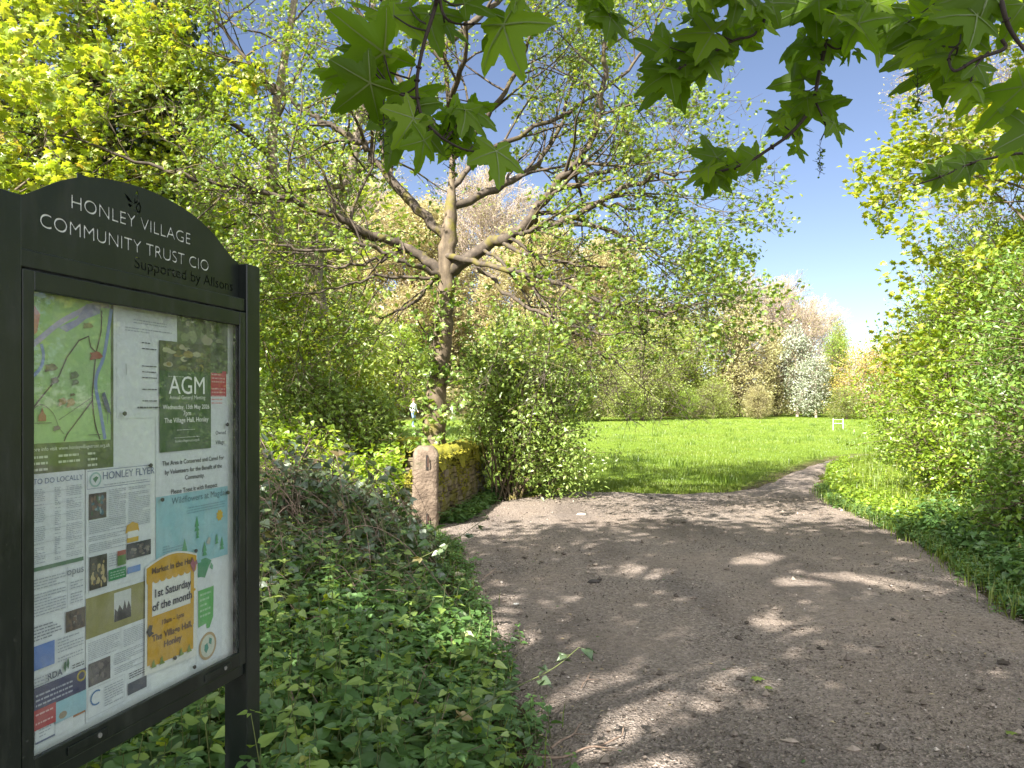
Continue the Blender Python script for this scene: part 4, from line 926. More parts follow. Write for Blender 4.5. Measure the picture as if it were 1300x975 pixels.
# ------------------------------------------------------------------ noticeboard
AX = math.atan2(.967, .255)
NB0 = np.array([-1.030, 1.643, 0.0])
METAL = noise_mat('green_black_paint', [(.3,(.005,.0085,.0075)),(.6,(.009,.013,.0115)),(.72,(.014,.018,.016))], 9, rough=.38, bump=.08, bscale=120, dist=.003)
def _scuff():
    nt = METAL.node_tree; L = nt.links.new; p = [n for n in nt.nodes if n.type == 'BSDF_PRINCIPLED'][0]; src = p.inputs['Base Color'].links[0].from_socket
    tc = N(nt, 'ShaderNodeTexCoord'); mp = N(nt, 'ShaderNodeMapping'); mp.inputs['Scale'].default_value = (3, 3, .6); L(tc.outputs['Object'], mp.inputs[0])
    n1 = N(nt, 'ShaderNodeTexNoise', Scale=7, Detail=9, Roughness=.75); L(mp.outputs[0], n1.inputs[0]); r = ramp(nt, [(.5,(0,0,0)),(.72,(.5,.5,.5))]); L(n1.outputs[0], r.inputs[0])
    n2 = N(nt, 'ShaderNodeTexNoise', Scale=90, Detail=3); L(tc.outputs['Object'], n2.inputs[0]); r2 = ramp(nt, [(.69,(0,0,0)),(.73,(.8,.8,.8))]); L(n2.outputs[0], r2.inputs[0])
    ad = N(nt, 'ShaderNodeMath', operation='ADD'); L(r.outputs[0], ad.inputs[0]); L(r2.outputs[0], ad.inputs[1])
    mx = N(nt, 'ShaderNodeMix', data_type='RGBA'); L(ad.outputs[0], mx.inputs[0]); L(src, mx.inputs[6]); mx.inputs[7].default_value = (.034, .038, .032, 1); L(mx.outputs[2], p.inputs['Base Color'])
    rr = N(nt, 'ShaderNodeMapRange'); rr.inputs['To Min'].default_value = .3; rr.inputs['To Max'].default_value = .75; L(ad.outputs[0], rr.inputs[0]); L(rr.outputs[0], p.inputs['Roughness'])
_scuff()
def cmat(c, rough=.6): return flat(c, rough)
def text_geom(s, size, align='LEFT', bold=0., shear=0., width=1.):
    cu = bpy.data.curves.new('lettering', 'FONT'); cu.body = s; cu.size = size; cu.align_x = align; cu.offset = bold; cu.shear = shear; cu.resolution_u = 3; cu.fill_mode = 'FRONT' if False else 'BOTH'
    o = bpy.data.objects.new('lettering', cu); COL.objects.link(o); bpy.context.view_layer.update()
    me = o.evaluated_get(bpy.context.evaluated_depsgraph_get()).to_mesh()
    V = np.array([v.co[:] for v in me.vertices]).reshape(-1, 3); me.calc_loop_triangles(); F = np.array([t.vertices[:] for t in me.loop_triangles]).reshape(-1, 3)
    o.to_mesh_clear(); bpy.data.objects.remove(o); bpy.data.curves.remove(cu)
    if len(V): V[:, 0] *= width
    return V, F

def text_splines(s, size, width=1.):
    cu = bpy.data.curves.new('lettering', 'FONT'); cu.body = s; cu.size = size; cu.resolution_u = 3
    o = bpy.data.objects.new('lettering', cu); COL.objects.link(o)
    bpy.context.view_layer.objects.active = o; o.select_set(True)
    bpy.ops.object.convert(target='CURVE'); o = bpy.context.view_layer.objects.active; out = []
    for sp in o.data.splines:
        P = []; bp = sp.bezier_points; n = len(bp)
        for i in range(n):
            a, b = bp[i], bp[(i + 1) % n]
            straight = (a.handle_right - a.co).length < 1e-6 or a.handle_right_type == 'VECTOR'
            pts = mgeo.interpolate_bezier(a.co, a.handle_right, b.handle_left, b.co, 3 if straight else 6)[:-1]
            P += [(p.x * width, p.y) for p in pts]
        Q = [P[0]]
        for p in P[1:]:
            if math.hypot(p[0] - Q[-1][0], p[1] - Q[-1][1]) > 1e-5: Q.append(p)
        out.append(Q)
    bpy.data.objects.remove(o)
    return out

def noticeboard():
    root = empty('noticeboard', NB0, 'tall dark green metal noticeboard with arched header and glazed case full of notices', 'noticeboard', rz=AX)
    E = EYE
    def part(name, boxes, mat, parent=root, bevel=.003):
        m = MB()
        for b in boxes: m.box(*b)
        o = m.build(name, mat, parent)
        if bevel: bv = o.modifiers.new('soft_edges', 'BEVEL'); bv.width = bevel; bv.segments = 2
        return o
    part('post', [(-.112, -.033, -.014, .066, -.05, E + .443)], METAL)
    part('post', [(.767, .838, -.014, .066, -.05, E + .443)], METAL)
    # glazed case: carcass and door
    part('case', [(-.031, .765, .045, .05, E - .83, E + .333), (-.031, .765, -.008, .0445, E + .294, E + .333), (-.031, .765, -.004, .0445, E - .83, E - .797), (-.031, -.026, .004, .0445, E - .797, E + .294), (.760, .765, .004, .0445, E - .797, E + .294)], METAL, bevel=.0025)
    dr = part('door_frame', [(-.030, .0, -.012, .003, E - .794, E + .290), (.733, .764, -.012, .003, E - .794, E + .290), (.0, .733, -.0115, .003, E + .2475, E + .2895), (.0, .733, -.0115, .003, E - .7935, E - .752)], METAL, bevel=.002)
    for t in (.145, .625): 
        h = part('lock_plate', [(t - .06, t + .06, -.0155, -.0118, E - .783, E - .764)], METAL, dr, .0012)
        m = MB(); tube(m, [(t + .03, -.0185, E - .7735), (t + .03, -.0158, E - .7735)], [.006, .006], 12); m.build('lock_barrel', cmat((.18,.18,.17), .35), h)
    # glass
    g, nt, out = new_mat('window_glass'); tr = N(nt, 'ShaderNodeBsdfTransparent'); gl = N(nt, 'ShaderNodeBsdfGlossy', Roughness=.02); fr = N(nt, 'ShaderNodeFresnel', IOR=1.7); mx = N(nt, 'ShaderNodeMixShader')
    tr.inputs[0].default_value = (.96, .98, .97, 1)
    ge = N(nt, 'ShaderNodeNewGeometry'); fb = N(nt, 'ShaderNodeMath', operation='SUBTRACT'); fb.inputs[0].default_value = 1; nt.links.new(ge.outputs['Backfacing'], fb.inputs[1]); fm = N(nt, 'ShaderNodeMath', operation='MULTIPLY'); nt.links.new(fr.outputs[0], fm.inputs[0]); nt.links.new(fb.outputs[0], fm.inputs[1])
    nt.links.new(fm.outputs[0], mx.inputs[0]); nt.links.new(tr.outputs[0], mx.inputs[1]); nt.links.new(gl.outputs[0], mx.inputs[2]); dn = N(nt, 'ShaderNodeTexNoise', Scale=14, Detail=8, Roughness=.7); dr_ = ramp(nt, [(.42,(0,0,0)),(.8,(.16,.16,.16))]); nt.links.new(dn.outputs[0], dr_.inputs[0])
    dd = N(nt, 'ShaderNodeBsdfDiffuse'); dd.inputs[0].default_value = (.6, .6, .56, 1); m3 = N(nt, 'ShaderNodeMixShader'); nt.links.new(dr_.outputs[0], m3.inputs[0]); nt.links.new(mx.outputs[0], m3.inputs[1]); nt.links.new(dd.outputs[0], m3.inputs[2]); nt.links.new(m3.outputs[0], out.inputs[0])
    m = MB(); m.box(.0005, .7325, -.004, .0, E - .7515, E + .247); m.build('glass_pane', g, dr)
    part('backing_panel', [(-.025, .759, .03, .036, E - .796, E + .293)], noise_mat('backing_board', [(.3,(.56,.6,.6)),(.7,(.66,.7,.69))], 3, rough=.8, bump=0), bevel=0)
    # arched header with cut-out lettering
    cu = bpy.data.curves.new('header_panel', 'CURVE'); cu.dimensions = '2D'; cu.fill_mode = 'BOTH'; cu.extrude = .0012
    arch = catmull([(-.032,.447),(.0,.455),(.04,.478),(.09,.508),(.15,.534),(.22,.552),(.30,.562),(.367,.565),(.434,.562),(.51,.552),(.58,.534),(.645,.508),(.695,.478),(.735,.455),(.766,.447)], 5)
    loops = [[(-.032,.334)] + [tuple(p) for p in arch] + [(.766,.334)]]
    for s, t0, t1, z, size in (('HONLEY VILLAGE', .125, .542, .4565, .046), ('COMMUNITY TRUST CIO', .04, .622, .3945, .046), ('Supported by Allsons', .323, .735, .3535, .042)):
        sp = text_splines(s, size); w = max(p[0] for q in sp for p in q) - min(p[0] for q in sp for p in q); x0 = min(p[0] for q in sp for p in q)
        for q in sp: loops.append([(t0 + (p[0] - x0) * (t1 - t0) / w, z + p[1]) for p in q])
    wing = [[(.3215,.515),(.3225,.536),(.3335,.5545),(.3385,.540),(.3365,.527),(.3325,.521)], [(.3325,.5185),(.3405,.526),(.3465,.513),(.3435,.498),(.3345,.4955),(.3265,.506)], [(.3175,.517),(.302,.529),(.2895,.5345),(.2945,.525),(.304,.517)], [(.315,.511),(.304,.5135),(.299,.5085),(.309,.503)]]
    wing += [[(.3255,.522),(.3262,.535),(.3325,.545),(.3345,.536),(.331,.526)], [(.3335,.515),(.339,.519),(.342,.511),(.340,.502),(.335,.502),(.331,.508)]]
    loops += wing
    for lp in loops:
        s = cu.splines.new('POLY'); s.points.add(len(lp) - 1); s.use_cyclic_u = True
        for p, q in zip(s.points, lp): p.co = (q[0], q[1] + E, 0, 1)
    o = bpy.data.objects.new('header_panel', cu); COL.objects.link(o); bpy.context.view_layer.update()
    me = bpy.data.meshes.new_from_object(o.evaluated_get(bpy.context.evaluated_depsgraph_get())); bpy.data.objects.remove(o)
    me.transform(Matrix.Rotation(math.radians(90), 4, 'X')); me.materials.clear(); me.materials.append(METAL); me.transform(Matrix.Translation((0, .016, 0)))
    h = bpy.data.objects.new('header_panel', me); COL.objects.link(h); h.parent = root
    # added pale sheet imitates light in the two upper lines, dark board shadow elsewhere
    part('header_light_stand_in', [(.035, .64, .0174, .0184, E + .384, E + .44), (.115, .56, .0174, .0184, E + .4402, E + .497)], cmat((.8,.84,.82), .6), h, 0)
    part('header_shadow_board', [(-.02, .76, .0235, .025, E + .336, E + .383), (.15,.56,.0235,.025,E+.499,E+.545)], METAL, h, 0)
noticeboard()

INK = (.05, .055, .07); GREY = (.33, .36, .4)
PAPER = (.60, .64, .66)
_lvl = [0]
def notice(name, label, t0, t1, z0, z1, lift, colour, items=(), outline=None, tilt=0, cat='notice'):
    """a sheet of paper on the backing panel; items in sheet fractions (0..1, y up)"""
    w, h = t1 - t0, z1 - z0; d = .967 * 0
    y = .0295 - lift
    loc = NB0 + np.array([.255 * t0 - .967 * y, .967 * t0 + .255 * y, EYE + z0])
    m = MB(); n = 8
    if outline is None:
        V = [(w * i / n, -.0006 * math.sin(i * 1.3 + t0 * 40) - .0004, h * j) for j in (0, 1) for i in range(n + 1)]
        m.add(V, [(i, i + 1, n + 2 + i, n + 1 + i) for i in range(n)], smooth=True)
    else: m.add([(w * p[0], -.0004, h * p[1]) for p in outline], [list(range(len(outline)))])
    o = m.build(name, flat(colour), None, loc=loc); o.rotation_euler = (0, tilt, AX); tag(o, label, cat, 'notices in the glazed case')
    groups = {}
    for k, it in enumerate(items):
        kind = it[0]; dy = -.0012 - .00022 * k
        if kind == 'rect':
            _, a, b, c, e, col, nm = it; g = groups.setdefault((nm, col, k), MB()); g.add([(w*a,dy,h*c),(w*b,dy,h*c),(w*b,dy,h*e),(w*a,dy,h*e)], [(0,1,2,3)])
        elif kind == 'photo':      # a small printed picture: patches of colour
            _, a, b, c, e, cols, nm = it; g = MB(); mats = [flat(q) for q in cols]
            g.add([(w*a,dy,h*c),(w*b,dy,h*c),(w*b,dy,h*e),(w*a,dy,h*e)], [(0,1,2,3)], 0); r = np.random.default_rng(int(1000 * t0 + 77 * k))
            for q in range(26):
                cx, cy = r.uniform(.12, .88), r.uniform(.1, .85); rx, ry = r.uniform(.05, .12), r.uniform(.06, .15); rx = min(rx, cx, 1 - cx); ry = min(ry, cy, 1 - cy)
                pts = [(w*(a+(b-a)*(cx+rx*math.cos(s)*r.uniform(.7,1))), dy-.00004*(q+1), h*(c+(e-c)*(cy+ry*math.sin(s)*r.uniform(.7,1)))) for s in np.linspace(0, 6.28, 9)[:-1]]
                g.add(pts, [list(range(8))], int(r.integers(1, len(cols))))
            g.build(nm, mats, o)
        elif kind == 'poly':
            _, pts, col, nm = it; g = groups.setdefault((nm, col, k), MB()); g.add([(w*p[0],dy,h*p[1]) for p in pts], [list(range(len(pts)))])
        elif kind == 'line':
            _, pts, wd, col, nm = it; g = groups.setdefault((nm, col, k), MB()); P = np.array([(w*p[0], h*p[1]) for p in pts]); T = nrm(np.gradient(P, axis=0)); Q = np.stack([-T[:, 1], T[:, 0]], -1) * wd / 2
            V = np.array([(p[0]+s*q[0], dy, p[1]+s*q[1]) for p, q in zip(P, Q) for s in (-1, 1)]); g.add(V, [(2*i, 2*i+2, 2*i+3, 2*i+1) for i in range(len(P)-1)])
        elif kind == 'text':
            _, s, x, yv, size, col, al = it[:7]; V, F = text_geom(s, size, al, *(it[7:8] or (0,)))
            if len(V): g = groups.setdefault(('lettering', col, 0), MB()); g.add(np.stack([w*x+V[:,0], np.full(len(V), dy-.0004), h*yv+V[:,1]], -1), F)
        elif kind == 'lines':      # rows of print too small to read
            _, a, b, c, e, rows, col = it; g = groups.setdefault(('small_print', col, 0), MB()); r = np.random.default_rng(int(1000 * (t0 + a) + k)); lh = (e - c) / rows
            for q in range(rows):
                if r.random() < .09: continue
                x = a; zz = e - (q + .72) * lh; end = b if r.random() < .78 else a + (b - a) * r.uniform(.35, .9)
                while x < end - .01:
                    ww = min(r.uniform(.012, .06) * .24 / max(w, .05), end - x); g.add([(w*x,dy,h*zz),(w*(x+ww),dy,h*zz),(w*(x+ww),dy,h*(zz+lh*.38)),(w*x,dy,h*(zz+lh*.38))], [(0,1,2,3)]); x += ww + .0022 / w
    for (nm, col, k), g in groups.items(): g.build(nm, flat(col), o)
    return o

def notices():
    ol = (.085,.12,.04)
    green, blue = (.30,.47,.20), (.20,.27,.45)
    notice('map_poster', 'large green illustrated map with blue river and dark paths, top left of the case', -.02, .268, -.150, .262, .0, ol, [
        ('rect', .03, .965, .165, .975, green, 'map_area'),
        ('line', catmull([(.03,.62),(.2,.70),(.42,.82),(.62,.90),(.78,.955),(.95,.965)],6), .013, (.36,.34,.47), 'road'),
        ('poly', [(.42,.80),(.60,.86),(.70,.955),(.86,.965),(.84,.91),(.70,.87),(.6,.82),(.5,.78)], (.27,.27,.42), 'built_area'),
        ('line', catmull([(.97,.95),(.93,.80),(.88,.65),(.81,.55),(.80,.47),(.84,.36),(.90,.17)],6), .010, blue, 'river'),
        ('line', catmull([(.03,.52),(.12,.50),(.24,.56),(.28,.63),(.26,.70)],6), .008, blue, 'stream'),
        ('poly', [(.05,.76),(.12,.71),(.22,.76),(.25,.86),(.16,.93),(.06,.90)], (.48,.24,.17), 'woodland'),
        ('poly', [(.07,.80),(.13,.78),(.17,.84),(.1,.88)], (.2,.25,.45), 'pond'),
        ('line', [(.15,.33),(.28,.43),(.42,.53),(.5,.64),(.62,.74),(.72,.77),(.74,.71),(.80,.68)], .0035, (.07,.05,.05), 'footpath'),
        ('line', catmull([(.86,.93),(.85,.8),(.80,.68),(.77,.52),(.76,.40),(.79,.26),(.84,.17)],6), .0035, (.07,.05,.05), 'footpath'),
        ('line', [(.47,.17),(.5,.21),(.76,.40)], .0035, (.07,.05,.05), 'footpath'),
        ('line', catmull([(.15,.33),(.25,.375),(.36,.33),(.42,.25),(.47,.21)],5), .0015, (.1,.1,.08), 'footpath'),
        ('line', [(.42,.29),(.76,.42)], .0015, (.1,.1,.08), 'footpath'),
        ] + [('poly', [(cx+sx*math.cos(a)*(.7+.3*math.cos(3*a)), cy+sy*math.sin(a)*(.7+.3*math.sin(2*a+1))) for a in np.linspace(0,6.28,13)[:-1]], c, 'drawing') for cx,cy,sx,sy,c in
            [(.70,.83,.07,.03,(.22,.22,.10)),(.78,.66,.09,.045,(.30,.11,.07)),(.33,.575,.08,.04,(.12,.10,.09)),(.37,.505,.05,.035,(.13,.12,.10)),(.56,.54,.055,.04,(.10,.14,.07)),(.57,.50,.045,.03,(.10,.14,.07)),(.44,.39,.05,.04,(.30,.22,.08)),(.52,.385,.055,.045,(.33,.25,.09)),(.54,.43,.035,.015,(.13,.12,.05)),(.385,.245,.045,.025,(.16,.12,.12)),(.06,.24,.05,.05,(.16,.36,.25))]] + [
        ('poly', [(.22,.285),(.29,.285),(.29,.315),(.27,.33),(.255,.36),(.24,.33),(.22,.315)], (.3,.1,.07), 'drawing'),
        ('poly', [(.85,.44),(.88,.45),(.93,.37),(.95,.32),(.91,.33),(.87,.38)], (.09,.11,.16), 'heron_drawing'), ('line', [(.915,.34),(.905,.26)], .0015, (.09,.11,.16), 'heron_drawing'), ('line', [(.94,.33),(.945,.26)], .0015, (.09,.11,.16), 'heron_drawing'),
        ('line', [(.18,.275),(.34,.275)], .0018, (.1,.1,.08), 'caption'), ('line', [(.7,.2),(.84,.2)], .0018, (.1,.1,.08), 'caption'),
        ('text', 'For more info visit www.honleyvillagetrust.org.uk', .93, .125, .0125, (.62,.66,.55), 'RIGHT'),
        ('lines', .08, .30, .01, .11, 3, (.5,.55,.42)), ('lines', .40, .62, .01, .11, 3, (.5,.55,.42)), ('lines', .69, .79, .01, .11, 3, (.5,.55,.42))], cat='map')
    notice('names_list', 'white sheet with a single centred column of names, top middle of the case', .278, .503, -.03, .246, .0006, PAPER, [
        ('lines', .25, .8, .88, .93, 2, GREY), ('lines', .12, .9, .80, .85, 2, GREY)] + [('lines', .38, .62, .70 - .055 * k, .725 - .055 * k, 1, INK) for k in range(11)] + [('lines', .3, .72, .08, .12, 1, INK), ('line', [(.12,.5),(.125,.4)], .0012, INK, 'crease_mark')])
    notice('photo_print', 'dark green woodland photograph behind the green meeting poster, top right of the case', .50, .729, .10, .262, .0004, (.09,.12,.06), [('photo', 0, 1, 0, 1, [(.09,.12,.06),(.05,.07,.03),(.2,.24,.12),(.3,.3,.2),(.14,.17,.08)], 'print')])
    notice('red_notice', 'red notice half hidden behind the right of the green meeting poster', .58, .722, -.02, .107, .0008, (.42,.05,.07), [('lines', .5, .95, .2, .95, 9, (.6,.3,.3))])
    notice('respect_notice', 'white notice in round lettering about conserving the area, under the green meeting poster', .416, .731, -.256, .03, .0012, PAPER, [
        ('text', 'Owned', .80, .60, .017, INK, 'LEFT'), ('text', 'Village', .80, .50, .017, INK, 'LEFT'),
        ('text', 'The Area is Conserved and Cared For', .5, .335, .0172, INK, 'CENTER', .0003), ('text', 'by Volunteers for the Benefit of the', .5, .25, .0172, INK, 'CENTER', .0003), ('text', 'Community.', .5, .175, .0172, INK, 'CENTER', .0003), ('text', 'Please Treat it with Respect', .5, .055, .0178, INK, 'CENTER', .0003)])
    notice('meeting_poster', 'dark green AGM poster with a woodland photo along its top', .428, .644, -.124, .178, .0045, (.05,.105,.035), [
        ('photo', 0, 1, .735, 1, [(.07,.09,.03),(.14,.15,.04),(.24,.2,.05),(.05,.06,.03),(.36,.36,.22)], 'photograph'),
        ('lines', .15, .85, .675, .69, 1, (.45,.5,.4)), ('text', 'AGM', .52, .525, .072, (.82,.84,.8), 'CENTER', 0), ('text', 'Annual General Meeting', .52, .475, .0155, (.75,.78,.7), 'CENTER'),
        ('text', 'Wednesday, 13th May 2026', .5, .385, .0175, (.78,.8,.74), 'CENTER', .0002), ('text', '7pm', .5, .325, .0192, (.78,.8,.74), 'CENTER', .0002), ('text', 'The Village Hall, Honley', .5, .262, .0192, (.78,.8,.74), 'CENTER', .0002),
        ('lines', .3, .7, .185, .2, 1, (.5,.55,.45)), ('lines', .25, .75, .115, .13, 1, (.5,.55,.45)), ('text', 'honleyvillagetrust.org.uk', .5, .08, .0105, (.7,.74,.65), 'CENTER')], tilt=-.008, cat='poster')
    notice('events_sheet', 'tall white events list with green bar and coloured adverts down the left side', -.025, .174, -.742, -.149, .0010, PAPER, [
        ('text', 'THINGS TO DO LOCALLY', .98, .962, .0175, (.12,.16,.26), 'RIGHT'),
        ('lines', .14, .45, .665, .945, 40, GREY), ('lines', .58, .66, .665, .945, 40, GREY), ('lines', .74, .96, .665, .945, 40, GREY)] + [('line', [(.12,.93-.047*k),(.98,.93-.047*k)], .0006, GREY, 'rule') for k in range(6)] + [
        ('rect', .12, .98, .640, .655, (.08,.17,.10), 'green_bar'), ('lines', .14, .72, .47, .625, 14, GREY), ('rect', .745, .75, .47, .63, GREY, 'box_rule'), ('text', 'opus', .985, .595, .026, (.2,.22,.27), 'RIGHT'), ('lines', .79, .97, .48, .57, 8, GREY),
        ('photo', .72, 1, .375, .455, [(.07,.05,.035),(.04,.03,.025),(.12,.08,.05)], 'advert_photo'), ('rect', .83,.87,.40,.43,(.4,.4,.36),'small_card'), ('lines', .14, .66, .38, .44, 5, (.2,.22,.26)),
        ('rect', .12, .56, .275, .365, (.10,.19,.46), 'blue_advert'), ('rect', .12, .26, .29, .345, (.10,.08,.18), 'purple_panel'), ('lines', .60, .97, .27, .365, 8, GREY),
        ('text', 'RDA', .66, .222, .020, (.08,.1,.14), 'RIGHT', .0006), ('poly', [(.68,.245),(.70,.225),(.72,.245),(.715,.265),(.69,.265)], (.05,.13,.07), 'logo'), ('poly', [(.72,.25),(.745,.232),(.76,.255),(.75,.275),(.73,.27)], (.05,.13,.07), 'logo'), ('lines', .14, .48, .20, .25, 4, GREY), ('lines', .8, .97, .225,.245, 2, INK),
        ('rect', .25, 1, .125, .212, (.055,.06,.12), 'navy_advert'), ('lines', .3, .8, .135, .19, 3, (.35,.36,.42)), ('poly', [(.93+.07*math.cos(a), .187+.022*math.sin(a)) for a in np.linspace(0,6.28,17)[:-1]], (.33,.26,.05), 'round_badge'), ('poly', [(.93+.045*math.cos(a), .187+.014*math.sin(a)) for a in np.linspace(0,6.28,17)[:-1]], (.06,.06,.1), 'badge_centre'),
        ('rect', .56, 1, .045, .125, (.27,.45,.52), 'light_blue_advert'), ('poly', [(.66+.06*math.cos(a), .067+.014*math.sin(a)) for a in np.linspace(0,6.28,9)[:-1]], (.25,.2,.13), 'emblem'),
        ('rect', .12, .23, .115, .175, (.6,.46,.03), 'yellow_advert'), ('rect', .25, .56, .055, .13, (.36,.045,.05), 'red_advert'), ('lines', .29, .52, .07, .12, 3, (.6,.35,.35))])
    for nm, lab, a, b, c, e, col, it in (
        ('business_card', 'white card with blank lines propped between beige and dark-topped cards, bottom left of the case', .036, .088, -.742, -.672, PAPER, [('lines', .2, .8, .15, .85, 7, GREY), ('rect', 0, 1, 0, .06, (.1,.12,.2), 'foot_bar')]),
        ('business_card', 'white card with a dark grey band across its top', .089, .139, -.745, -.655, PAPER, [('rect', 0, 1, .78, .96, (.07,.09,.1), 'head_bar'), ('lines', .15, .85, .2, .7, 6, GREY)]),
        ('flyer_card', 'orange and brown patterned card in the bottom left of the case', .140, .174, -.722, -.622, (.33,.12,.03), [('photo', 0, 1, 0, 1, [(.33,.12,.03),(.45,.2,.06),(.2,.07,.03)], 'pattern')]),
        ('flyer_card', 'beige card at the very bottom left corner of the case', .0, .033, -.748, -.66, (.30,.28,.17), [('lines', .2, .8, .3, .8, 4, (.2,.18,.1))])):
        notice(nm, lab, a, b, c, e, .0040, col, it)
    notice('newsletter', 'white newsletter with a boxed heading and small colour pictures, middle of the case', .179, .397, -.445, -.150, .0016, PAPER, [
        ('line', [(.02,.84),(.02,.985),(.98,.985),(.98,.84),(.02,.84)], .0012, (.12,.15,.25), 'heading_box'), ('text', 'HONLEY FLYER', .23, .905, .0262, (.12,.15,.25), 'LEFT'), ('lines', .25, .95, .85, .89, 2, GREY),
        ('poly', [(.13+.085*math.cos(a), .912+.062*math.sin(a)) for a in np.linspace(0,6.28,19)[:-1]], (.28,.42,.4), 'round_logo'), ('poly', [(.13+.065*math.cos(a), .912+.047*math.sin(a)) for a in np.linspace(0,6.28,19)[:-1]], (.55,.6,.6), 'logo_centre'), ('poly', [(.09,.92),(.125,.885),(.17,.925),(.14,.94)], (.05,.17,.09), 'logo_leaf'),
        ('photo', .035, .285, .59, .80, [(.06,.05,.045),(.04,.12,.15),(.16,.11,.08),(.05,.1,.05),(.2,.28,.3)], 'photograph'),
        ('lines', .32, .58, .55, .82, 17, GREY), ('lines', .62, .97, .47, .82, 22, GREY), ('lines', .035, .58, .32, .58, 17, GREY),
        ('poly', [(.57,.42),(.59,.485),(.68,.51),(.77,.485),(.79,.42)], (.5,.3,.02), 'advert_top'), ('rect', .6, .77, .375, .43, (.62,.64,.62), 'advert_card'), ('rect', .59, .775, .335, .375, (.5,.33,.02), 'advert_base'),
        ('photo', .585, .98, .19, .325, [(.03,.032,.04),(.06,.06,.07),(.12,.1,.09),(.2,.18,.15)], 'photograph'), ('photo', .035, .285, .02, .29, [(.03,.028,.02),(.2,.13,.04),(.08,.07,.05),(.4,.32,.15)], 'photograph'),
        ('rect', .44, .57, .245, .285, (.3,.07,.05), 'red_panel'), ('rect', .44, .57, .16, .245, (.08,.17,.04), 'green_panel'), ('rect', .305, .57, .05, .145, (.02,.2,.07), 'green_advert'), ('lines', .33, .55, .065, .13, 3, (.3,.45,.35)), ('rect', .59, .80, .07, .125, (.13,.24,.5), 'blue_advert'), ('lines', .31, .43, .17, .29, 6, GREY)], tilt=.0)
    notice('newsletter_page', 'lower newsletter page with an olive panel and a small picture of silhouettes', .179, .400, -.752, -.452, .0013, PAPER, [
        ('rect', 0, 1, .66, .985, (.235,.225,.075), 'olive_panel'), ('rect', .40, .66, .72, .96, (.5,.53,.52), 'inset_card'), ('poly', [(.40,.72),(.66,.72),(.655,.80),(.62,.86),(.59,.80),(.56,.88),(.53,.80),(.48,.85),(.45,.80),(.41,.83)], (.02,.022,.025), 'silhouettes'),
        ('lines', .03, .48, .48, .63, 10, GREY), ('line', [(.5,.48),(.5,.65)], .0008, GREY, 'rule'), ('lines', .54, .97, .48, .63, 10, GREY), ('photo', .03, .34, .275, .46, [(.09,.08,.08),(.05,.045,.05),(.15,.13,.12)], 'photograph'), ('lines', .40, .97, .28, .46, 11, GREY),
        ('line', [(.02,.03),(.02,.255),(.55,.255),(.55,.03),(.02,.03)], .0008, GREY, 'box_rule'), ('line', [(.14+.08*math.cos(a), .17+.055*math.sin(a)) for a in np.linspace(.9, 5.2, 12)], .004, (.05,.15,.33), 'crescent_logo'), ('lines', .25, .53, .06, .23, 8, GREY),
        ('rect', .60, .90, .06, .16, (.05,.06,.085), 'dark_advert'), ('lines', .62, .9, .19, .25, 3, INK)])
    notice('wildflower_poster', 'pale blue Wildflowers at Magdale poster with green plant drawings and a yellow sun', .416, .727, -.452, -.243, .0022, (.26,.47,.52), [
        ('text', 'Wildflowers at Magdale', .60, .875, .0265, (.07,.16,.2), 'CENTER'), ('lines', .40, .96, .70, .84, 4, (.16,.3,.35)), ('lines', .08, .34, .22, .36, 4, (.16,.3,.35)),
        ('poly', [(.87+.045*math.cos(a)*(1.25 if i%2 else .9), .60+.07*math.sin(a)*(1.25 if i%2 else .9)) for i, a in enumerate(np.linspace(0,6.28,17)[:-1])], (.55,.37,.03), 'sun_drawing')]
        + [('poly', [(x-.03*s,y),(x-.01*s,y+.05*s),(x-.025*s,y+.05*s),(x,y+.17*s),(x+.025*s,y+.05*s),(x+.01*s,y+.05*s),(x+.03*s,y)], (.06,.28,.12), 'plant_drawing') for x, y, s in ((.36,.14,1.5),(.53,.45,1.2),(.54,.35,.8),(.64,.08,1.2),(.90,.1,1.1),(.82,.2,.9))] + [('poly', [(.66,.25),(.70,.33),(.73,.30),(.71,.22)], (.4,.42,.36), 'flower_drawing'), ('poly', [(.1,.06),(.16,.13),(.2,.08)], (.45,.4,.4), 'flower_drawing')], cat='poster')
    sc = [(0,.74)] ; 
    gold = (.50,.285,.012)
    arch = [(x, .93 + .07 * math.sin(math.pi * x)) for x in np.linspace(1, 0, 13)]
    awn = [(.02,.80)] + [(.02 + .96 * (i + .5 * (1 - math.cos(a)) ) / 8, .80 - .028 * math.sin(a)) for i in range(8) for a in np.linspace(.3, 3.0, 5)] + [(.98,.80)] + [(x*.96+.02, .915 + .07 * math.sin(math.pi * x)) for x in np.linspace(1, 0, 13)]
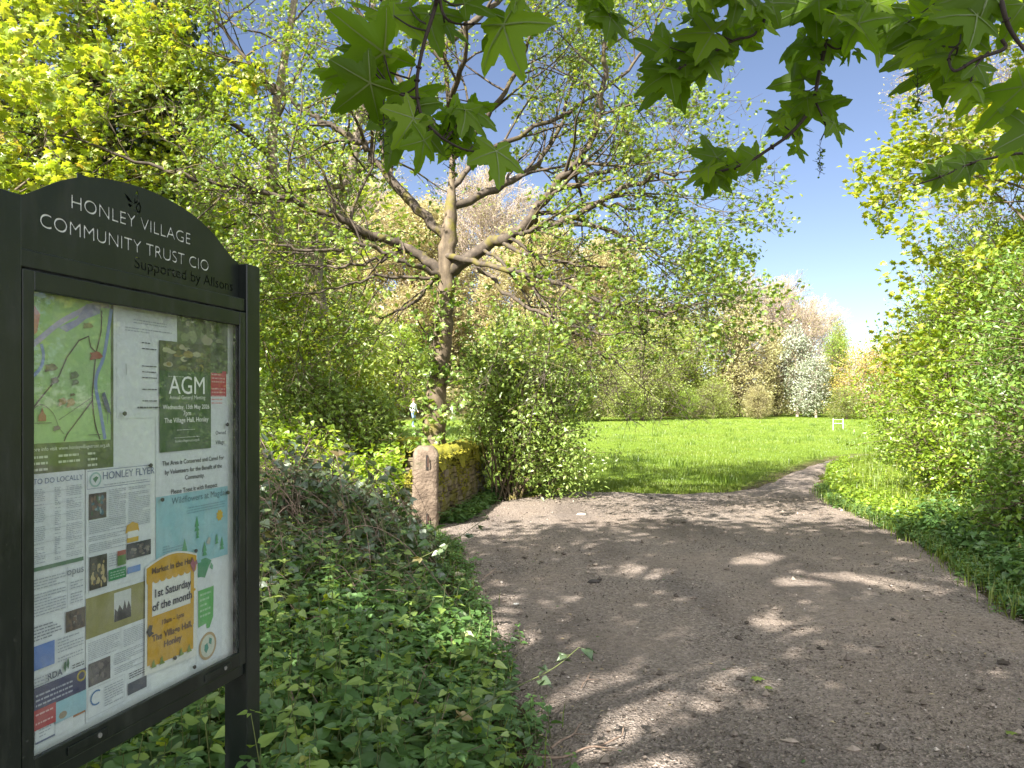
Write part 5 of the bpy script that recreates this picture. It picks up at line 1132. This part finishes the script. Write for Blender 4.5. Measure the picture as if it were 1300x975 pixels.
    notice('market_poster', 'mustard yellow market poster shaped like a stall, pinned over the newsletter', .367, .575, -.712, -.398, .0070, (.64,.65,.61), [
        ('poly', awn, gold, 'awning'), ('rect', .04, .12, .10, .80, gold, 'stall_post'), ('rect', .86, .93, .3, .80, gold, 'stall_post'), ('rect', .09, .92, .08, .50, gold, 'stall_front'), ('poly', [(.86,.60),(.96,.60),(.96,.62),(.86,.63)], gold, 'stall_bracket'),
        ('text', 'Market in the Hall', .50, .86, .0225, (.10,.05,.02), 'CENTER', .0006), ('text', '1st Saturday', .5, .655, .0300, (.03,.035,.06), 'CENTER', .0006), ('text', 'of the month', .5, .545, .0300, (.03,.035,.06), 'CENTER', .0006), ('text', '10am - 1pm', .5, .405, .019, (.1,.05,.02), 'CENTER', .0003), ('text', 'The Village Hall,', .5, .29, .0245, (.1,.05,.02), 'CENTER', .0005), ('text', 'Honley', .5, .205, .0245, (.1,.05,.02), 'CENTER', .0005),
        ('poly', [(.84,.86),(.88,.80),(.92,.77),(.95,.83),(.99,.84),(.97,.88),(.93,.86),(.90,.90)], (.3,.1,.13), 'butterfly_drawing'), ('poly', [(.01,.39),(.06,.44),(.12,.43),(.10,.38),(.15,.36),(.06,.34)], (.03,.03,.03), 'butterfly_drawing')]
        + [('poly', [(x,.07),(x+.02,.12),(x+.05,.14),(x+.06,.10),(x+.1,.07)], (.15,.22,.03), 'leaf_drawing') for x in (.1,.25,.62,.78)], outline=[(0,0.03),(1,0.0)] + [(1,.93)] + arch[1:-1] + [(0,.93)], tilt=.01, cat='poster')
    notice('leaflet_sheet', 'white leaflet with green leaf shapes and round emblem right of the market poster', .582, .70, -.752, -.43, .0010, PAPER, [
        ('poly', [(.05,.80),(.05,.95),(.35,.96),(.58,.92),(.45,.86),(.32,.78),(.15,.80)], (.05,.24,.12), 'leaf_shape'), ('poly', [(.5,.86),(.56,.9),(.64,.87),(.62,.83)], (.1,.3,.17), 'leaf_shape'),
        ('poly', [(.06,.35),(.06,.68),(.66,.68),(.64,.40),(.5,.31),(.38,.31),(.36,.36)], (.09,.35,.09), 'green_panel'), ('lines', .12, .55, .42, .66, 5, (.3,.5,.3)),
        ('poly', [(.42+.34*math.cos(a), .15+.125*math.sin(a)) for a in np.linspace(0,6.28,25)[:-1]], (.38,.27,.14), 'round_emblem'), ('poly', [(.42+.27*math.cos(a), .15+.10*math.sin(a)) for a in np.linspace(0,6.28,25)[:-1]], (.5,.52,.44), 'emblem_disc'), ('poly', [(.28,.12),(.36,.09),(.45,.13),(.40,.18),(.30,.17)], (.04,.22,.17), 'emblem_leaf'), ('poly', [(.45,.17),(.55,.15),(.58,.20),(.48,.22)], (.04,.22,.17), 'emblem_leaf')])
    PIN = noise_mat('black_pin', [(.3,(.012,.014,.014)),(.7,(.03,.03,.03))], 9, rough=.4, bump=0)
    for lab, t, z in (('black pin at the lower left of the sheet of names', .292, -.018), ('black pin beside the lower right of the green AGM poster', .712, -.055), ('black pin at the top right of the newsletter heading', .384, -.155), ('black pin at the top left of the pale blue poster', .428, -.250), ('black pin at the top right of the pale blue poster', .716, -.262), ('black pin at the top right of the yellow market poster', .566, -.412), ('black pin at the bottom of the yellow market poster', .478, -.690), ('black pin on the bottom edge of the leaflet with the round emblem', .56, -.742)):
        m = MB(); tube(m, [(0,0,0),(0,-.003,0),(0,-.004,0),(0,-.0065,0)], [.0035,.004,.006,.005], 10)
        y = .021; o = m.build('drawing_pin', PIN, None, loc=NB0 + np.array([.255*t-.967*y, .967*t+.255*y, EYE+z])); o.rotation_euler = (0,0,AX); tag(o, lab, 'pin', 'pins in the glazed case')
notices()

# ------------------------------------------------------------------ walker far behind the wall
def walker():
    Y = 46.; x = (525 - 650) / FPX * Y; z = float(gz(x, Y)); b = np.array([x, Y, z])
    SK = noise_mat('skin', [(.3,(.42,.25,.18)),(.7,(.5,.32,.24))], 5, bump=0); TOP = noise_mat('white_top', [(.3,(.7,.7,.7)),(.7,(.8,.8,.8))], 5, bump=0); JN = noise_mat('blue_jeans', [(.3,(.13,.2,.32)),(.7,(.22,.31,.45))], 5, bump=0); HR = noise_mat('brown_hair', [(.3,(.12,.07,.04)),(.7,(.2,.12,.07))], 8, bump=0); SH = noise_mat('pale_shoe', [(.3,(.5,.5,.5)),(.7,(.65,.65,.65))], 8, bump=0)
    V = {'hip':(0,0,.92,.135,.10),'waist':(0,0,1.05,.12,.09),'chest':(0,-.01,1.25,.15,.105),'neckb':(0,.01,1.42,.07,.065),'neck':(0,0,1.48,.05,.05),'chin':(.01,-.01,1.55,.07,.08),'head':(.01,0,1.64,.078,.092),
         'shl':(-.17,0,1.38,.055,.055),'ell':(-.23,.05,1.12,.042,.042),'wrl':(-.20,-.06,.92,.03,.03),'hal':(-.19,-.09,.85,.035,.025),'shr':(.17,0,1.38,.055,.055),'elr':(.24,.03,1.12,.042,.042),'wrr':(.26,-.12,.93,.03,.03),'har':(.26,-.16,.87,.035,.025),
         'hl':(-.085,0,.84,.095,.09),'kl':(-.09,-.10,.48,.062,.065),'al':(-.09,-.04,.10,.042,.045),'tl':(-.09,-.17,.04,.045,.035),'hr':(.085,0,.84,.095,.09),'kr':(.09,.04,.48,.062,.065),'ar':(.09,.20,.12,.042,.045),'tr':(.09,.10,.04,.045,.035)}
    Ed = [('hip','waist'),('waist','chest'),('chest','neckb'),('neckb','neck'),('neck','chin'),('chin','head'),('chest','shl'),('shl','ell'),('ell','wrl'),('wrl','hal'),('chest','shr'),('shr','elr'),('elr','wrr'),('wrr','har'),('hip','hl'),('hl','kl'),('kl','al'),('al','tl'),('hip','hr'),('hr','kr'),('kr','ar'),('ar','tr')]
    ks = list(V); me = bpy.data.meshes.new('person'); me.from_pydata([V[k][:3] for k in ks], [(ks.index(a), ks.index(c)) for a, c in Ed], [])
    o = bpy.data.objects.new('person', me); COL.objects.link(o); o.modifiers.new('skin', 'SKIN'); 
    sl = me.skin_vertices[0] if len(me.skin_vertices) else None
    if sl is None:
        bpy.context.view_layer.objects.active = o; bpy.ops.mesh.customdata_skin_add(); sl = me.skin_vertices[0]
    for i, k in enumerate(ks): sl.data[i].radius = V[k][3:]; sl.data[i].use_root = (k == 'hip')
    sb = o.modifiers.new('smooth', 'SUBSURF'); sb.levels = sb.render_levels = 2; bpy.context.view_layer.update()
    m2 = bpy.data.meshes.new_from_object(o.evaluated_get(bpy.context.evaluated_depsgraph_get())); bpy.data.objects.remove(o)
    m2.materials.clear()
    for q in (SK, TOP, JN, SH): m2.materials.append(q)
    for p in m2.polygons:
        c = p.center; p.use_smooth = True
        p.material_index = 0 if c.z > 1.46 else (0 if (abs(c.x) > .16 and c.z < .97 and c.z > .8) else 1 if c.z > .93 else 2 if c.z > .09 else 3)
    o = bpy.data.objects.new('person', m2); COL.objects.link(o); o.location = b; o.rotation_euler = (0, 0, .9)
    tag(o, 'walker in a white top and blue jeans on the grass left of the sycamore trunk', 'person')
    h = MB(); n = 10; Vh = []
    for i in range(n):
        for j in range(14):
            a = math.pi * i / (n - 1) * .62; bb = 2 * math.pi * j / 14; Vh.append((.01 + .092 * math.sin(a) * math.cos(bb), .022 + .105 * math.sin(a) * math.sin(bb), 1.645 + .105 * math.cos(a)))
    h.add(Vh, [(i*14+j, i*14+(j+1)%14, (i+1)*14+(j+1)%14, (i+1)*14+j) for i in range(n-1) for j in range(14)], smooth=True); h.build('hair', HR, o)
walker()

def white_frame():
    Y = 42.; x = (1064 - 650) / FPX * Y; z = float(gz(x, Y)); root = empty('marker_frame', (x, Y, z), 'small white H-shaped frame standing alone on the meadow', 'frame')
    Wm = noise_mat('white_paint', [(.3,(.72,.72,.7)),(.7,(.8,.8,.78))], 9, bump=0)
    for s in (-.27, .27): m = MB(); tube(m, [(s,0,-.05),(s,0,.62)], [.015,.015], 8); m.build('post', Wm, root)
    for zz in (.34, .56): m = MB(); tube(m, [(-.27,0,zz),(.27,0,zz)], [.014 if zz < .5 else .007]*2, 8); m.build('crossbar', Wm, root)
white_frame()

# ------------------------------------------------------------------ trees beyond the meadow
def far_leafy(name, lmat, nclump, per, size, lobes, trunk, tw=TWIG, sig=.5, tmpl=PENTA, up=.35, inner=.3):
    """prototype about 10 m tall at the origin: (list of child meshes)"""
    tm, cm = MB(), MB(); tube(tm, catmull([(0,0,-.3),(.1,0,3),(-.1,.1,6),(0,0,8.5)], 5), np.linspace(trunk, .05, 16), 7)
    if trunk > .2:
        for k in range(16):
            a = rng.random() * 6.28; z = rng.uniform(2.2, 7); e = np.array([math.cos(a), math.sin(a), .8]) * rng.uniform(1.5, 3); tube(tm, catmull([(0,0,z), np.array([0,0,z]) + e * .5 + (0,0,.1), np.array([0,0,z]) + e], 4), np.linspace(.08, .015, 9), 5, cap=False)
    vol = np.array([l[3]*l[4]*l[5] for l in lobes]) ** .67; vol /= vol.sum()
    for li, l in enumerate(lobes):
        n = int(nclump * vol[li]); c = np.array(l[:3]); r = np.array(l[3:6]); u = nrm(rng.normal(size=(n, 3))); rad = (inner + (1 - inner) * rng.random(n) ** .5) * lumpy(u, li * 2.1)
        C = c + u * rad[:, None] * r; C = C[C[:, 2] > .2]; segs(tm, c * .6 + C * .4 + rng.normal(size=C.shape) * .2, C, .025, .01)
        P = np.repeat(C, per, 0) + rng.normal(size=(len(C) * per, 3)) * sig; P = P[P[:, 2] > .05]
        scatter(cm, P, size, tmpl, 0, up=up, rnd=np.clip(np.repeat(rng.random(len(C)), per) * .6 + .4 * rng.random(len(C) * per), 0, 1)[:len(P)] )
    return [('trunk', tm, tw), ('crown', cm, lmat)]

def far_bare(twig, leaf, height=10, spread=6, leafp=.5, lsize=.16, n=16, clear=.15, ang=(22, 50), upw=.07):
    tm, lm, cm = MB(), MB(), MB(); tr = catmull([(0,0,-.3),(.1,0,height*.35),(-.1,.1,height*.65),(0,0,height*.9)], 6); R = np.linspace(.28, .05, len(tr)); tube(tm, tr, R, 8)
    cfg = dict(step=[.7,.5,.35,.3], wob=.12, up=[upw,upw*.8,upw*.6,.03], sides=[5,4,3,3], max=3, kids=[7,6,5], len=[spread*.42,spread*.26,spread*.15,spread*.09], ang=ang, rr=.5, rmin=.014, taper=.45); tips = []
    for k in range(n):
        f = clear + (1 - clear) * (k + .5) / n; i = min(int(f * (len(tr) - 1)), len(tr) - 2); az = k * 2.4; el = math.radians(25 + 45 * f)
        grow(lm, tr[i], (math.cos(az)*math.cos(el), math.sin(az)*math.cos(el), math.sin(el)), spread * (.7 - .28 * f) * rng.uniform(.8, 1.1), R[i]*.5, 0, cfg, tips)
    T = np.array([t[0] for t in tips]); T = T[rng.random(len(T)) < leafp]
    scatter(cm, T + rng.normal(size=T.shape) * .08, lsize, OVAL, 0, up=.3)
    return [('trunk', tm, PALE), ('limbs', lm, twig), ('crown', cm, leaf)]

def materialise(parts):
    out = []
    for nm, mb, m in parts:
        o = mb.build(nm, m); out.append(o)
    return out

PROTO = {}
def far_tree(kind, name, label, px, Y, height, width=1., cat='tree', rz=None, group='trees around the far side of the meadow', dz=0):
    parts = PROTO[kind]; x = (px - 650) / FPX * Y; z = float(gz(x, Y)) + dz
    root = empty(name, (x, Y, z), label, cat, group, rz=rng.random() * 6.28 if rz is None else rz)
    s = height / 10; root.scale = (s * width, s * width, s)
    if not parts['used']:
        for o in parts['objs']: o.parent = root
        parts['used'] = True
    else:
        for o in parts['objs']:
            c = o.copy(); COL.objects.link(c); c.parent = root
def proto(k, parts): PROTO[k] = dict(objs=materialise(parts), used=False)

proto('willow', far_leafy('w', WILL, 700, 15, .2, [(0,0,3.5,3.4,3.2,3.3),(.8,.3,6.5,2.4,2.4,2.9),(-1.2,-.3,5.6,2.2,2.2,2.8),(1.8,0,2,2.2,2,1.9),(-2,0,1.8,2.1,2,1.8)], .25, sig=.3, tmpl=OVAL))
proto('birch', far_leafy('b', BIRCH, 520, 12, .19, [(0,0,5,2.0,2.0,4.2),(.6,.2,7.6,1.2,1.2,2.1),(-.6,0,3.4,1.8,1.7,2.4),(.9,0,2.2,1.5,1.5,1.9)], .16, PALE, sig=.33, tmpl=OVAL, inner=.15))
proto('catkin', far_leafy('c', CATK, 900, 16, .16, [(0,0,4.6,2.9,2.8,4.4),(.3,0,8,1.7,1.7,2.0),(-.7,0,2.4,2.8,2.6,2.2)], .25, BARK, sig=.26, tmpl=OVAL))
proto('blossom', far_leafy('l', BLOS, 520, 14, .16, [(0,0,5.2,1.7,1.7,3.8),(.8,-.3,2.8,2.0,1.9,2.5),(-.5,0,7.6,1.1,1.1,2.0)], .16, BARET, sig=.3, tmpl=PENTA))
proto('green', far_leafy('g', HAW, 650, 15, .18, [(0,0,5,2.6,2.5,4.2),(.5,0,7.6,1.7,1.7,2.2),(-1,.2,3,2.2,2.2,2.6)], .22, sig=.3, tmpl=OVAL))
proto('amber', far_leafy('a', AMBER, 480, 12, .2, [(0,0,4.2,3,2.8,3.6),(1,0,2.4,2.4,2.4,2.2),(-1.2,0,5.5,2,2,2.5)], .2, BARET, sig=.35, tmpl=OVAL))
proto('bare', far_bare(BARET, CATK, spread=5.6, leafp=.35, lsize=.12, n=18))
proto('tan', far_bare(TANT, CATK, spread=4.6, leafp=1., lsize=.17, n=20, clear=.1))

def far_wood():
    A = [  # kind, name, label, px, depth, height, width
        ('bare','bare_tree','tall bare domed tree rising highest above the far edge of the meadow, against the sky',975,84,11.9,1.5),
        ('bare','bare_tree','bare tree to the right of the tall domed bare tree, behind the white blossom',1025,92,10.8,1.25),
        ('catkin','hornbeam_tree','broad tan catkin-covered tree left of the white blossom trees',935,72,11.8,1.15),
        ('catkin','hornbeam_tree','shorter tan tree at the foot of the tall bare dome',985,76,9.2,1.05),
        ('blossom','blossom_tree','tall white blossom tree at the far edge of the meadow',1012,74,9.6,1.0),
        ('blossom','blossom_tree','rounder white blossom bush nearest the meadow edge',1036,70,6.2,1.25),
        ('green','young_tree','bright green young tree right of the white blossom',1062,72,8.2,.8),
        ('birch','birch_tree','slender pale tree standing against the sky right of the bare dome',1066,88,11.0,.8),
        ('amber','budding_tree','amber and yellow budding tree beside the path end at the far right of the meadow',1098,68,9.0,1.05),
        ('amber','budding_tree','taller yellow-tinged tree half hidden behind the right-hand hedge',1140,74,10.6,1.1),
        ('birch','birch_tree','feathery pale green tree left of the broad tan tree',880,70,11.0,1.25),
        ('birch','birch_tree','smaller pale green tree between two willows at the meadow edge',838,66,9.0,1.25),
        ('willow','willow_tree','low spreading willow at the left end of the meadow edge',760,60,6.2,1.2),
        ('willow','willow_tree','bright willow in the middle of the meadow edge',815,62,7.6,1.0),
        ('green','young_tree','mid green tree behind the middle willow',800,72,11.0,1.0),
        ('willow','willow_bush','low pale bush at the meadow edge under the feathery tree',905,66,3.6,1.5),
        ('catkin','hornbeam_tree','tan tree rising behind the willows left of the feathery tree',850,82,13.0,1.2),
        ('tan','budding_tree','tan budding tree on the slope behind the big sycamore limb',770,80,15.0,1.2),
        ('tan','budding_tree','tan twiggy tree on the slope just right of the sycamore trunk',680,76,15.5,1.3),
        ('bare','bare_tree','bare tree high on the wooded slope behind the sycamore fork',610,88,17.0,1.3),
        ('tan','budding_tree','tan twiggy tree on the slope left of the sycamore trunk',520,78,16.0,1.3),
        ('bare','bare_tree','bare tree on the slope above the walker',460,84,16.5,1.25),
        ('tan','budding_tree','tan twiggy tree on the slope behind the pale forked tree',385,76,16.0,1.3),
        ('bare','bare_tree','bare tree on the slope behind the noticeboard arch',310,82,17.0,1.25),
        ('birch','birch_tree','pale green tree low on the slope behind the elder bush',640,64,9.5,1.4),
        ('green','young_tree','green tree low on the slope behind the walker',505,66,8.5,1.5),
        ('willow','willow_tree','willow low on the slope left of the walker',440,62,7.5,1.5),
        ('green','young_tree','green tree low on the slope behind the pale forked tree',360,62,8.5,1.4),
        ('willow','willow_tree','willow at the foot of the slope behind the noticeboard',250,58,9,1.4),
        ('tan','budding_tree','tan tree on the slope seen over the left part of the noticeboard',180,72,16,1.3),
        ('bare','bare_tree','bare tree at the far left of the slope',60,76,16,1.3),
        ('catkin','hornbeam_tree','tan tree between the two bare trees on the slope',565,96,15,1.3),
        ('catkin','hornbeam_tree','tan tree highest on the slope behind the domed bare tree',720,98,13.5,1.3),
        ('willow','willow_bush','low rounded bush at the very left end of the meadow edge, beside the elder bush',735,58,3.0,1.6),
        ('green','edge_bush','mid green bush at the foot of the feathery pale tree',872,64,2.8,1.5),
        ('catkin','edge_bush','low tan bush between the feathery pale tree and the white blossom',962,67,3.0,1.6),
        ('green','edge_bush','dark green bush under the middle willow at the meadow edge',800,60,2.6,1.7),
        ('willow','willow_bush','low bush at the meadow edge just behind the white H-shaped frame',1075,66,3.0,1.6),
        ('birch','birch_tree','tall pale green tree close behind the ivy-clad trunk',120,27,14.5,1.15),
        ('green','young_tree','tall green tree behind the gap between noticeboard arch and ivy-clad trunk',235,30,14.0,1.1),
        ('birch','birch_tree','tall airy tree directly behind the pale forked tree',385,34,15.5,1.3),
        ('birch','birch_tree','tall airy green tree just right of and far behind the sycamore trunk',655,58,8.5,1.5),
        ('green','young_tree','rounded bright tree behind the elder bush',712,58,6.0,1.6),
        ('green','young_tree','green tree behind the right-hand hedge beside the amber tree',1190,64,10,1.2),
        ('catkin','hornbeam_tree','tan tree behind the right-hand hedge',1250,70,13,1.2),
        ('willow','willow_tree','willow behind the right-hand hedge at the edge of the view',1310,60,10,1.3)]
    for k, n, l, px, Y, h, w in A: far_tree(k, n, l, px, Y, h, w)
    # dense brush at the foot of the wood, further back than the first trees
    mb = MB(); n = 26000; x = rng.uniform(-70, 75, n); y = rng.uniform(62, 112, n) + .75 * np.clip(x + 6, 0, 40) * .35 + 6
    P = np.stack([x, y, gz(x, y) + rng.random(n) ** 1.4 * 4.2 * (.6 + .4 * np.sin(x * .7) * np.sin(y * .5))], -1); scatter(mb, P, .5, OVAL, 0, up=.3)
    P = P[::3] + rng.normal(size=P[::3].shape); scatter(mb, P, .45, OVAL, 1, up=.3)
    tag(mb.build('wood_understorey', [CATK, WILL]), 'tangled tan and green brush filling the wood behind the meadow trees', 'wood', kind='stuff')
far_wood()

def path_litter():
    n = 2600; y = 2.6 + 10 * rng.random(n) ** 1.5; x = rng.uniform(-1.2, 5.4, n); d = pathdist(x, y); k = inpoly(x, y) & (rng.random(n) < .12 + .9 * np.exp(-d / .35)); x, y = x[k], y[k]
    P = np.stack([x, y, gz(x, y) + .022], -1); m = MB(); h = len(P) // 2
    scatter(m, P[:h], .03, OVAL, 0, up=.9); scatter(m, P[h:h + h // 3], .022, TRI, 1, up=.9)
    A = P[h:]; D = rng.normal(size=A.shape) * np.array([.035, .035, .004]); segs(m, A, A + D, .0022, .0014, 2)
    tag(m.build('leaf_litter', [STRAW, NETTLE, CANE]), 'scraps of dry leaf, bud scale and twig strewn along the path edges', 'litter', kind='stuff')
path_litter()

# ------------------------------------------------------------------ odds and ends on the path
def litter():
    for pts, r, lab in (([(650,972,3.45),(715,968,3.5),(755,955,3.6),(786,945,3.68),(792,930,3.75)], .007, 'long thin fallen stick at the bottom of the path beside the nettles'),
                        ([(700,958,3.55),(728,938,3.65),(738,925,3.72)], .006, 'short crooked fallen twig next to the longer stick'),
                        ([(738,880,4.25),(745,868,4.35),(752,858,4.4)], .004, 'small dark twig lying in a patch of sun on the path')):
        P = []
        for px, py, _ in pts:
            Y = FPX * EYE / (py - 516); P.append(((px - 650) / FPX * Y, Y, .03))
        P = catmull(P, 5); P[:, 2] += .006 * np.sin(np.arange(len(P))); b = P[0].copy(); b[2] = 0
        m = MB(); tube(m, P, np.linspace(r, r * .45, len(P)), 6, wob=.06); q = P[len(P) // 2]; d = P[-1] - P[0]; tube(m, np.array([q, q + nrm(np.cross(d, (0,0,1))) * .07 + d * .1]), [r * .6, r * .3], 5)
        o = m.build('fallen_twig', CANE, None, b); tag(o, lab, 'twig')
    for px, py, s, lab in ((955,868,.075,'larger green leaf lying flat on the path'), (972,880,.05,'smaller green leaf lying flat on the path'), (1288,942,.055,'green leaf on the path at the lower right corner')):
        Y = FPX * EYE / (py - 516); p = np.array([(px - 650) / FPX * Y, Y, .04]); m = MB(); scatter(m, np.zeros((1,3)), s, LOBED, up=.97, jit=0); o = m.build('fallen_leaf', SYC, None, loc=p); tag(o, lab, 'leaf')
    for px, py, s, c, lab in ((754,741,.045,(.06,.05,.045),'dark lump of stone lying on the shaded path'), (738,655,.06,(.45,.4,.34),'pale flat stone just inside the shadow edge of the path'), (655,770,.02,(.6,.58,.54),'tiny white pebble in the shade left of the dark stone')):
        Y = FPX * EYE / (py - 516); p = np.array([(px - 650) / FPX * Y, Y, .02]); m = MB(); u = []
        for i in range(7):
            for j in range(10):
                a = math.pi * i / 6; bb = 6.283 * j / 10; r = 1 + .14 * math.sin(3 * bb + i); u.append((s*1.3*r*math.sin(a)*math.cos(bb), s*.8*r*math.sin(a)*math.sin(bb), s*.45*math.cos(a)))
        m.add(u, [(i*10+j, (i+1)*10+j, (i+1)*10+(j+1)%10, i*10+(j+1)%10) for i in range(6) for j in range(10)], smooth=True)
        o = m.build('stone', noise_mat('path_stone', [(.3, tuple(v*.7 for v in c)), (.7, c)], 20, bump=.4), None, loc=p); tag(o, lab, 'stone')
litter()

# ------------------------------------------------------------------ camera, sky, sun
cam = bpy.data.cameras.new('camera'); co = bpy.data.objects.new('camera', cam); COL.objects.link(co)
co.location = (0, 0, EYE); co.rotation_euler = (math.radians(90), 0, 0)
cam.sensor_width = 36; cam.lens = FPX / 1300 * 36; cam.shift_y = 28.5 / 1300; cam.clip_end = 2000; cam.clip_start = .05
scene.camera = co

SUN_EL = math.radians(43)
sd = np.array([-.6, -.8]); sd = sd / np.linalg.norm(sd)        # horizontal direction towards the sun
to_sun = Vector((sd[0] * math.cos(SUN_EL), sd[1] * math.cos(SUN_EL), math.sin(SUN_EL)))
sl = bpy.data.lights.new('sun', 'SUN'); sl.energy = 4.9; sl.angle = math.radians(.53); sl.color = (1, .955, .87)
so = bpy.data.objects.new('sun', sl); COL.objects.link(so); so.rotation_euler = (-to_sun).to_track_quat('-Z', 'Y').to_euler(); so.location = (-20, -20, 30)

w = bpy.data.worlds.new('World'); scene.world = w; w.use_nodes = True; nt = w.node_tree
sky = nt.nodes.new('ShaderNodeTexSky'); sky.sky_type = 'NISHITA'; sky.sun_disc = False; sky.sun_elevation = SUN_EL
sky.sun_rotation = math.atan2(sd[0], sd[1])
sky.altitude = 1500; sky.air_density = 1.0; sky.dust_density = .15; sky.ozone_density = 1.6
bg = nt.nodes['Background']; hs = nt.nodes.new('ShaderNodeHueSaturation'); hs.inputs['Saturation'].default_value = .92; hs.inputs['Value'].default_value = .42
hm = nt.nodes.new('ShaderNodeMix'); hm.data_type = 'RGBA'; hm.blend_type = 'MULTIPLY'; hm.inputs[0].default_value = 1; hm.inputs[7].default_value = (1.0, .95, 1.0, 1); nt.links.new(sky.outputs[0], hm.inputs[6]); nt.links.new(hm.outputs[2], hs.inputs['Color'])
# unseen white cloud veil added behind the camera to brighten and neutralise shade fill
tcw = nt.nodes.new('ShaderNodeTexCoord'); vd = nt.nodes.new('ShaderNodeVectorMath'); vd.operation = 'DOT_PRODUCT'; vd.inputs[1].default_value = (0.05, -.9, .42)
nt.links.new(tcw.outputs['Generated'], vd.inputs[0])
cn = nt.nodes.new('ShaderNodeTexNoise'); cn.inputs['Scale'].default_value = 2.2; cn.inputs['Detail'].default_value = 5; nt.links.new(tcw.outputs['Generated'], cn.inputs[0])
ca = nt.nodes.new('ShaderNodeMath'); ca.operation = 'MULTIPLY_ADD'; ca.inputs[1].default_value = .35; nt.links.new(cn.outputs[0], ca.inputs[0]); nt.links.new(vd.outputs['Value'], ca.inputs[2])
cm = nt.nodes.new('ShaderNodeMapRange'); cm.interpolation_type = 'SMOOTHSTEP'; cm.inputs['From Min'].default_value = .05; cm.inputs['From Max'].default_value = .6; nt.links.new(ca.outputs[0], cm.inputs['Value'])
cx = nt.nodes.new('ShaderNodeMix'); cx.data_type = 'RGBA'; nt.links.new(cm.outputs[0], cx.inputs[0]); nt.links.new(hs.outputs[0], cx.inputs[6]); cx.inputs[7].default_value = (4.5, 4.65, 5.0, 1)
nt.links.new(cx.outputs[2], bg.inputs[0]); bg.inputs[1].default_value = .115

vs = scene.view_settings; vs.view_transform = 'Standard'; vs.look = 'None'; vs.gamma = 1; vs.use_curve_mapping = False; vs.exposure = 2.0
cy = scene.cycles
cy.max_bounces = 8; cy.diffuse_bounces = 4; cy.glossy_bounces = 2; cy.transmission_bounces = 4; cy.transparent_max_bounces = 8
cy.use_denoising = True; cy.denoiser = 'OPENIMAGEDENOISE'; cy.sample_clamp_indirect = 6; cy.caustics_reflective = False; cy.caustics_refractive = False
